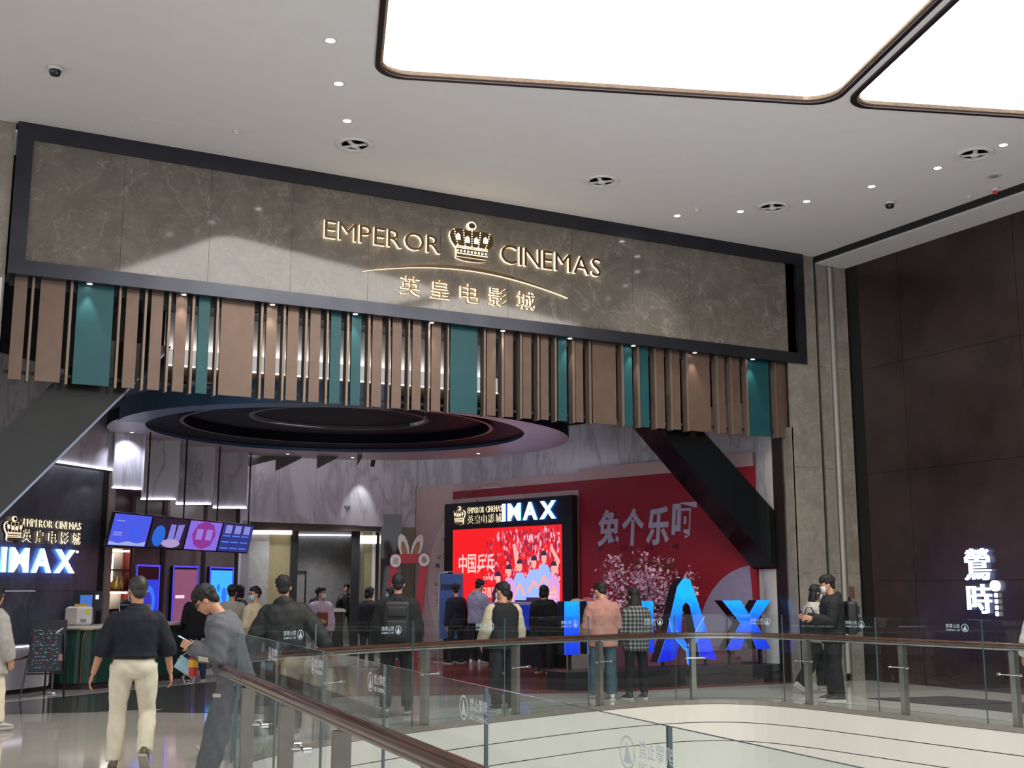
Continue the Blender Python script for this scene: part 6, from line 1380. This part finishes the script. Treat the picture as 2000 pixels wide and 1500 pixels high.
# 19 dark figure before the screen
person('dark figure in long coat standing right before the LED screen', (11.38, 20.1), 60, 1.66, dict(head=.1), dict(m=fab('inky', '#0d0d14'), hem=-.3, bulk=.08, flare=.05, name='coat'), None, '#121212', 'bob', HAIRB, w=1.1, voxel=.016, seed=19)
person('dark-clothed visitor with grey cap of hair left of the long coat', (10.72, 20.3), 40, 1.56, dict(head=.2), dict(m=fab('dusk', '#1b1a22'), hem=-.14, bulk=.05), None, '#121212', 'short', HAIRBR, voxel=.016, seed=20)
# 20 couple beyond the rail
person('man in dusty pink shirt and blue jeans looking down beyond the far railing', (9.45, 14.95), 12, 1.71, dict(head=.42, hyaw=-18, R=((.2, .05, -1), (-.02, .75, -.6)), L=((-.22, .05, -1), (.05, .75, -.6)), RL=((.05, .02, -1), (.02, -.03, -1)), LL=((-.05, .0, -1), (-.02, -.05, -1))), dict(m=fab('dusty_pink', '#a9776c', .08), hem=-.17, bulk=.055, name='shirt', wr=.005), dict(m=fab('teal_jeans', '#3e5560'), wide=.03), '#c8c4bc', 'short', HAIRB, mask=MASKB, collar=True, voxel=.011, w=1.05, seed=21)
def plaid():
    m = bpy.data.materials.new('plaid_shirt'); m.use_nodes = True; N = m.node_tree.nodes; L = m.node_tree.links; b = N['Principled BSDF']; b.inputs['Roughness'].default_value = .85
    tc = N.new('ShaderNodeTexCoord'); out = None
    for ax_, sc in (('X', 17.), ('Z', 16.)):
        wv = N.new('ShaderNodeTexWave'); wv.bands_direction = ax_; wv.inputs['Scale'].default_value = sc / 3; wv.wave_profile = 'SIN'; L.new(tc.outputs['Object'], wv.inputs['Vector'])
        gt = N.new('ShaderNodeMath'); gt.operation = 'GREATER_THAN'; gt.inputs[1].default_value = .7; L.new(wv.outputs['Fac'], gt.inputs[0])
        if out is None: out = gt
        else:
            ad = N.new('ShaderNodeMath'); ad.operation = 'ADD'; L.new(out.outputs[0], ad.inputs[0]); L.new(gt.outputs[0], ad.inputs[1]); dv = N.new('ShaderNodeMath'); dv.operation = 'MULTIPLY'; dv.inputs[1].default_value = .5; L.new(ad.outputs[0], dv.inputs[0]); out = dv
    cr = N.new('ShaderNodeValToRGB'); cr.color_ramp.interpolation = 'CONSTANT'; e = cr.color_ramp.elements; e[0].color = (.02, .022, .028, 1); e[1].position = .75; e[1].color = (.3, .285, .26, 1); x = e.new(.3); x.color = (.1, .1, .1, 1)
    L.new(out.outputs[0], cr.inputs[0]); L.new(cr.outputs[0], b.inputs['Base Color']); return m
person('woman with long black hair in a black and white plaid shirt beyond the railing', (9.95, 14.85), 5, 1.61, dict(head=.2, R=((.2, .1, -1), (.0, .6, -.7)), L=((-.2, .1, -1), (.0, .6, -.7)), RL=((.06, .05, -1), (.04, -.03, -1)), LL=((-.08, .0, -1), (-.06, -.05, -1))), dict(m=plaid(), hem=-.2, bulk=.05, name='shirt', wr=.003), dict(m=fab('black_jeans', '#13141a'), wide=.005), '#14141a', 'long', HAIRB, voxel=.011, seed=22)
# 22 couple at the right
t, M, arms, AX, HDX, Rt = person('woman in pale jacket and flared black trousers striding right with a black handbag', (12.86, 14.3), 105, 1.66, dict(head=.1, lean=.05, RL=((.05, -.3, -1), (.02, -.65, -1)), LL=((-.05, .42, -1), (-.02, .02, -1)), rf=35, lf=-6, R=((.12, .0, -1), (.1, .3, -1)), L=((-.12, .25, -1), (.1, .9, .35))), dict(m=fab('white_jacket', '#a8a49c'), hem=-.14, bulk=.05, name='jacket'), dict(m=fab('flared_black', '#101116'), wide=.035), '#c8c2b4', 'long', HAIRB, mask=MASKB, voxel=.011, seed=23)
lw_ = M.to_3x3()
bag('handbag', 'black handbag hanging on the arm of the woman in pale jacket', 'handbag', M @ Vector((.27, -.14, .98)), lw_ @ Vector((0, 1, 0)), lw_ @ Vector((1, 0, 0)), .34, .26, .12, fab('bag_leather', '#14171c', .1, 10, .4), [M @ Vector((.27, -.26, 1.1)), M @ Vector((.24, -.18, 1.3)), M @ Vector((.24, -.1, 1.3)), M @ Vector((.27, -.02, 1.1))], False, .03)
t, M, arms, AX, HDX, Rt = person('man in black hooded jacket with a backpack, holding a phone at the right', (12.35, 13.3), -60, 1.8, dict(head=.22, lean=.0, R=((.15, .25, -1), (-.1, 1, .22)), L=((-.15, .25, -1), (.15, 1, .2)), RL=((.05, .08, -1), (.02, -.05, -1)), LL=((-.05, .02, -1), (-.02, -.1, -1)), rfoot=0, lfoot=0), dict(m=fab('black_soft', '#18161a'), hem=-.16, bulk=.055, name='jacket', wr=.004), dict(m=fab('dark_trouser', '#15161d'), wide=.02), '#2a2c30', 'fringe', HAIRB, mask=MASKW, hood=True, voxel=.011, seed=24)
wR = M @ arms['R'][2]; wL = M @ arms['L'][2]; fwd = (M.to_3x3() @ Vector((0, 1, 0)))
phone((wR + wL) / 2 + fwd * .11 + Vector((0, 0, .06)), -fwd * .8 + Vector((0, 0, .5)), fwd * .4 + Vector((0, 0, 1)), 'dark phone held up by the man in black hooded jacket', False)
Rw = M.to_3x3() @ Rt
bag('backpack', 'black backpack on the back of the man holding a phone at the right', 'backpack', AX(0, -.26, .2), Rw @ Vector((-1, 0, 0)), Rw @ Vector((0, -1, 0)), .32, .48, .16, fab('pack_dark', '#1a1b20', .2, 10, .55), [AX(.12, -.17, .42), AX(.13, -.08, .49), AX(.13, .06, .50), AX(.14, .15, .36), AX(.15, .1, .16)], True)
# 23 right picture edge
person('person in pale sleeves cut off by the right picture edge', (12.72, 9.95), 40, 1.6, dict(L=((-.3, .1, -1), (-.2, .3, -1))), dict(m=fab('off_white', '#b5b0a6'), hem=-.12, bulk=.05), None, '#151515', 'short', HAIRB, voxel=.016, seed=25)
run_jobs()
# small pale label patches sewn on the grey sweatsuit, set on the cloth surface
LAB = mat('label_cloth', '#b9b4a8', .8)
def patch(part, probe, along, wd, ht):
    o = [c for c in LEAN.children if c.name.startswith(part)][0]; Mi = Matrix.Translation((2.57, 10.40, 0)) @ Matrix.Rotation(math.radians(66), 4, 'Z')
    ok, co_p, no, _ = o.closest_point_on_mesh(Mi.inverted() @ Vector(probe))
    if not ok: return
    u = Mi.inverted().to_3x3() @ Vector(along); u = (u - no * u.dot(no)).normalized(); v = no.cross(u)
    c = co_p + no * .003; mb = MB(); q = [c + u * a * wd / 2 + v * b * ht / 2 for a, b in ((-1, -1), (1, -1), (1, 1), (-1, 1))]
    mb.add([p - no * .004 for p in q] + q, [(4, 5, 6, 7), (0, 1, 5, 4), (1, 2, 6, 5), (2, 3, 7, 6), (3, 0, 4, 7)])
    ob_ = bpy.data.objects.new('label_patch', mb.mesh('label_patch', LAB)); COL.objects.link(ob_); ob_.parent = LEAN
vd = Vector((.47, .88, 0)); side = Vector((-.47, -.88, 0))
for part, off_, z, wd, ht in (('sweatshirt', Vector((-.2, .12, 0)), 1.2, .09, .035), ('sweatshirt', Vector((.0, .0, 0)), .93, .09, .05), ('trousers', Vector((-.05, .0, 0)), .72, .1, .03)):
    patch(part, Vector((2.57, 10.40, z)) + off_ + side * .4, (.88, -.47, 0), wd, ht)
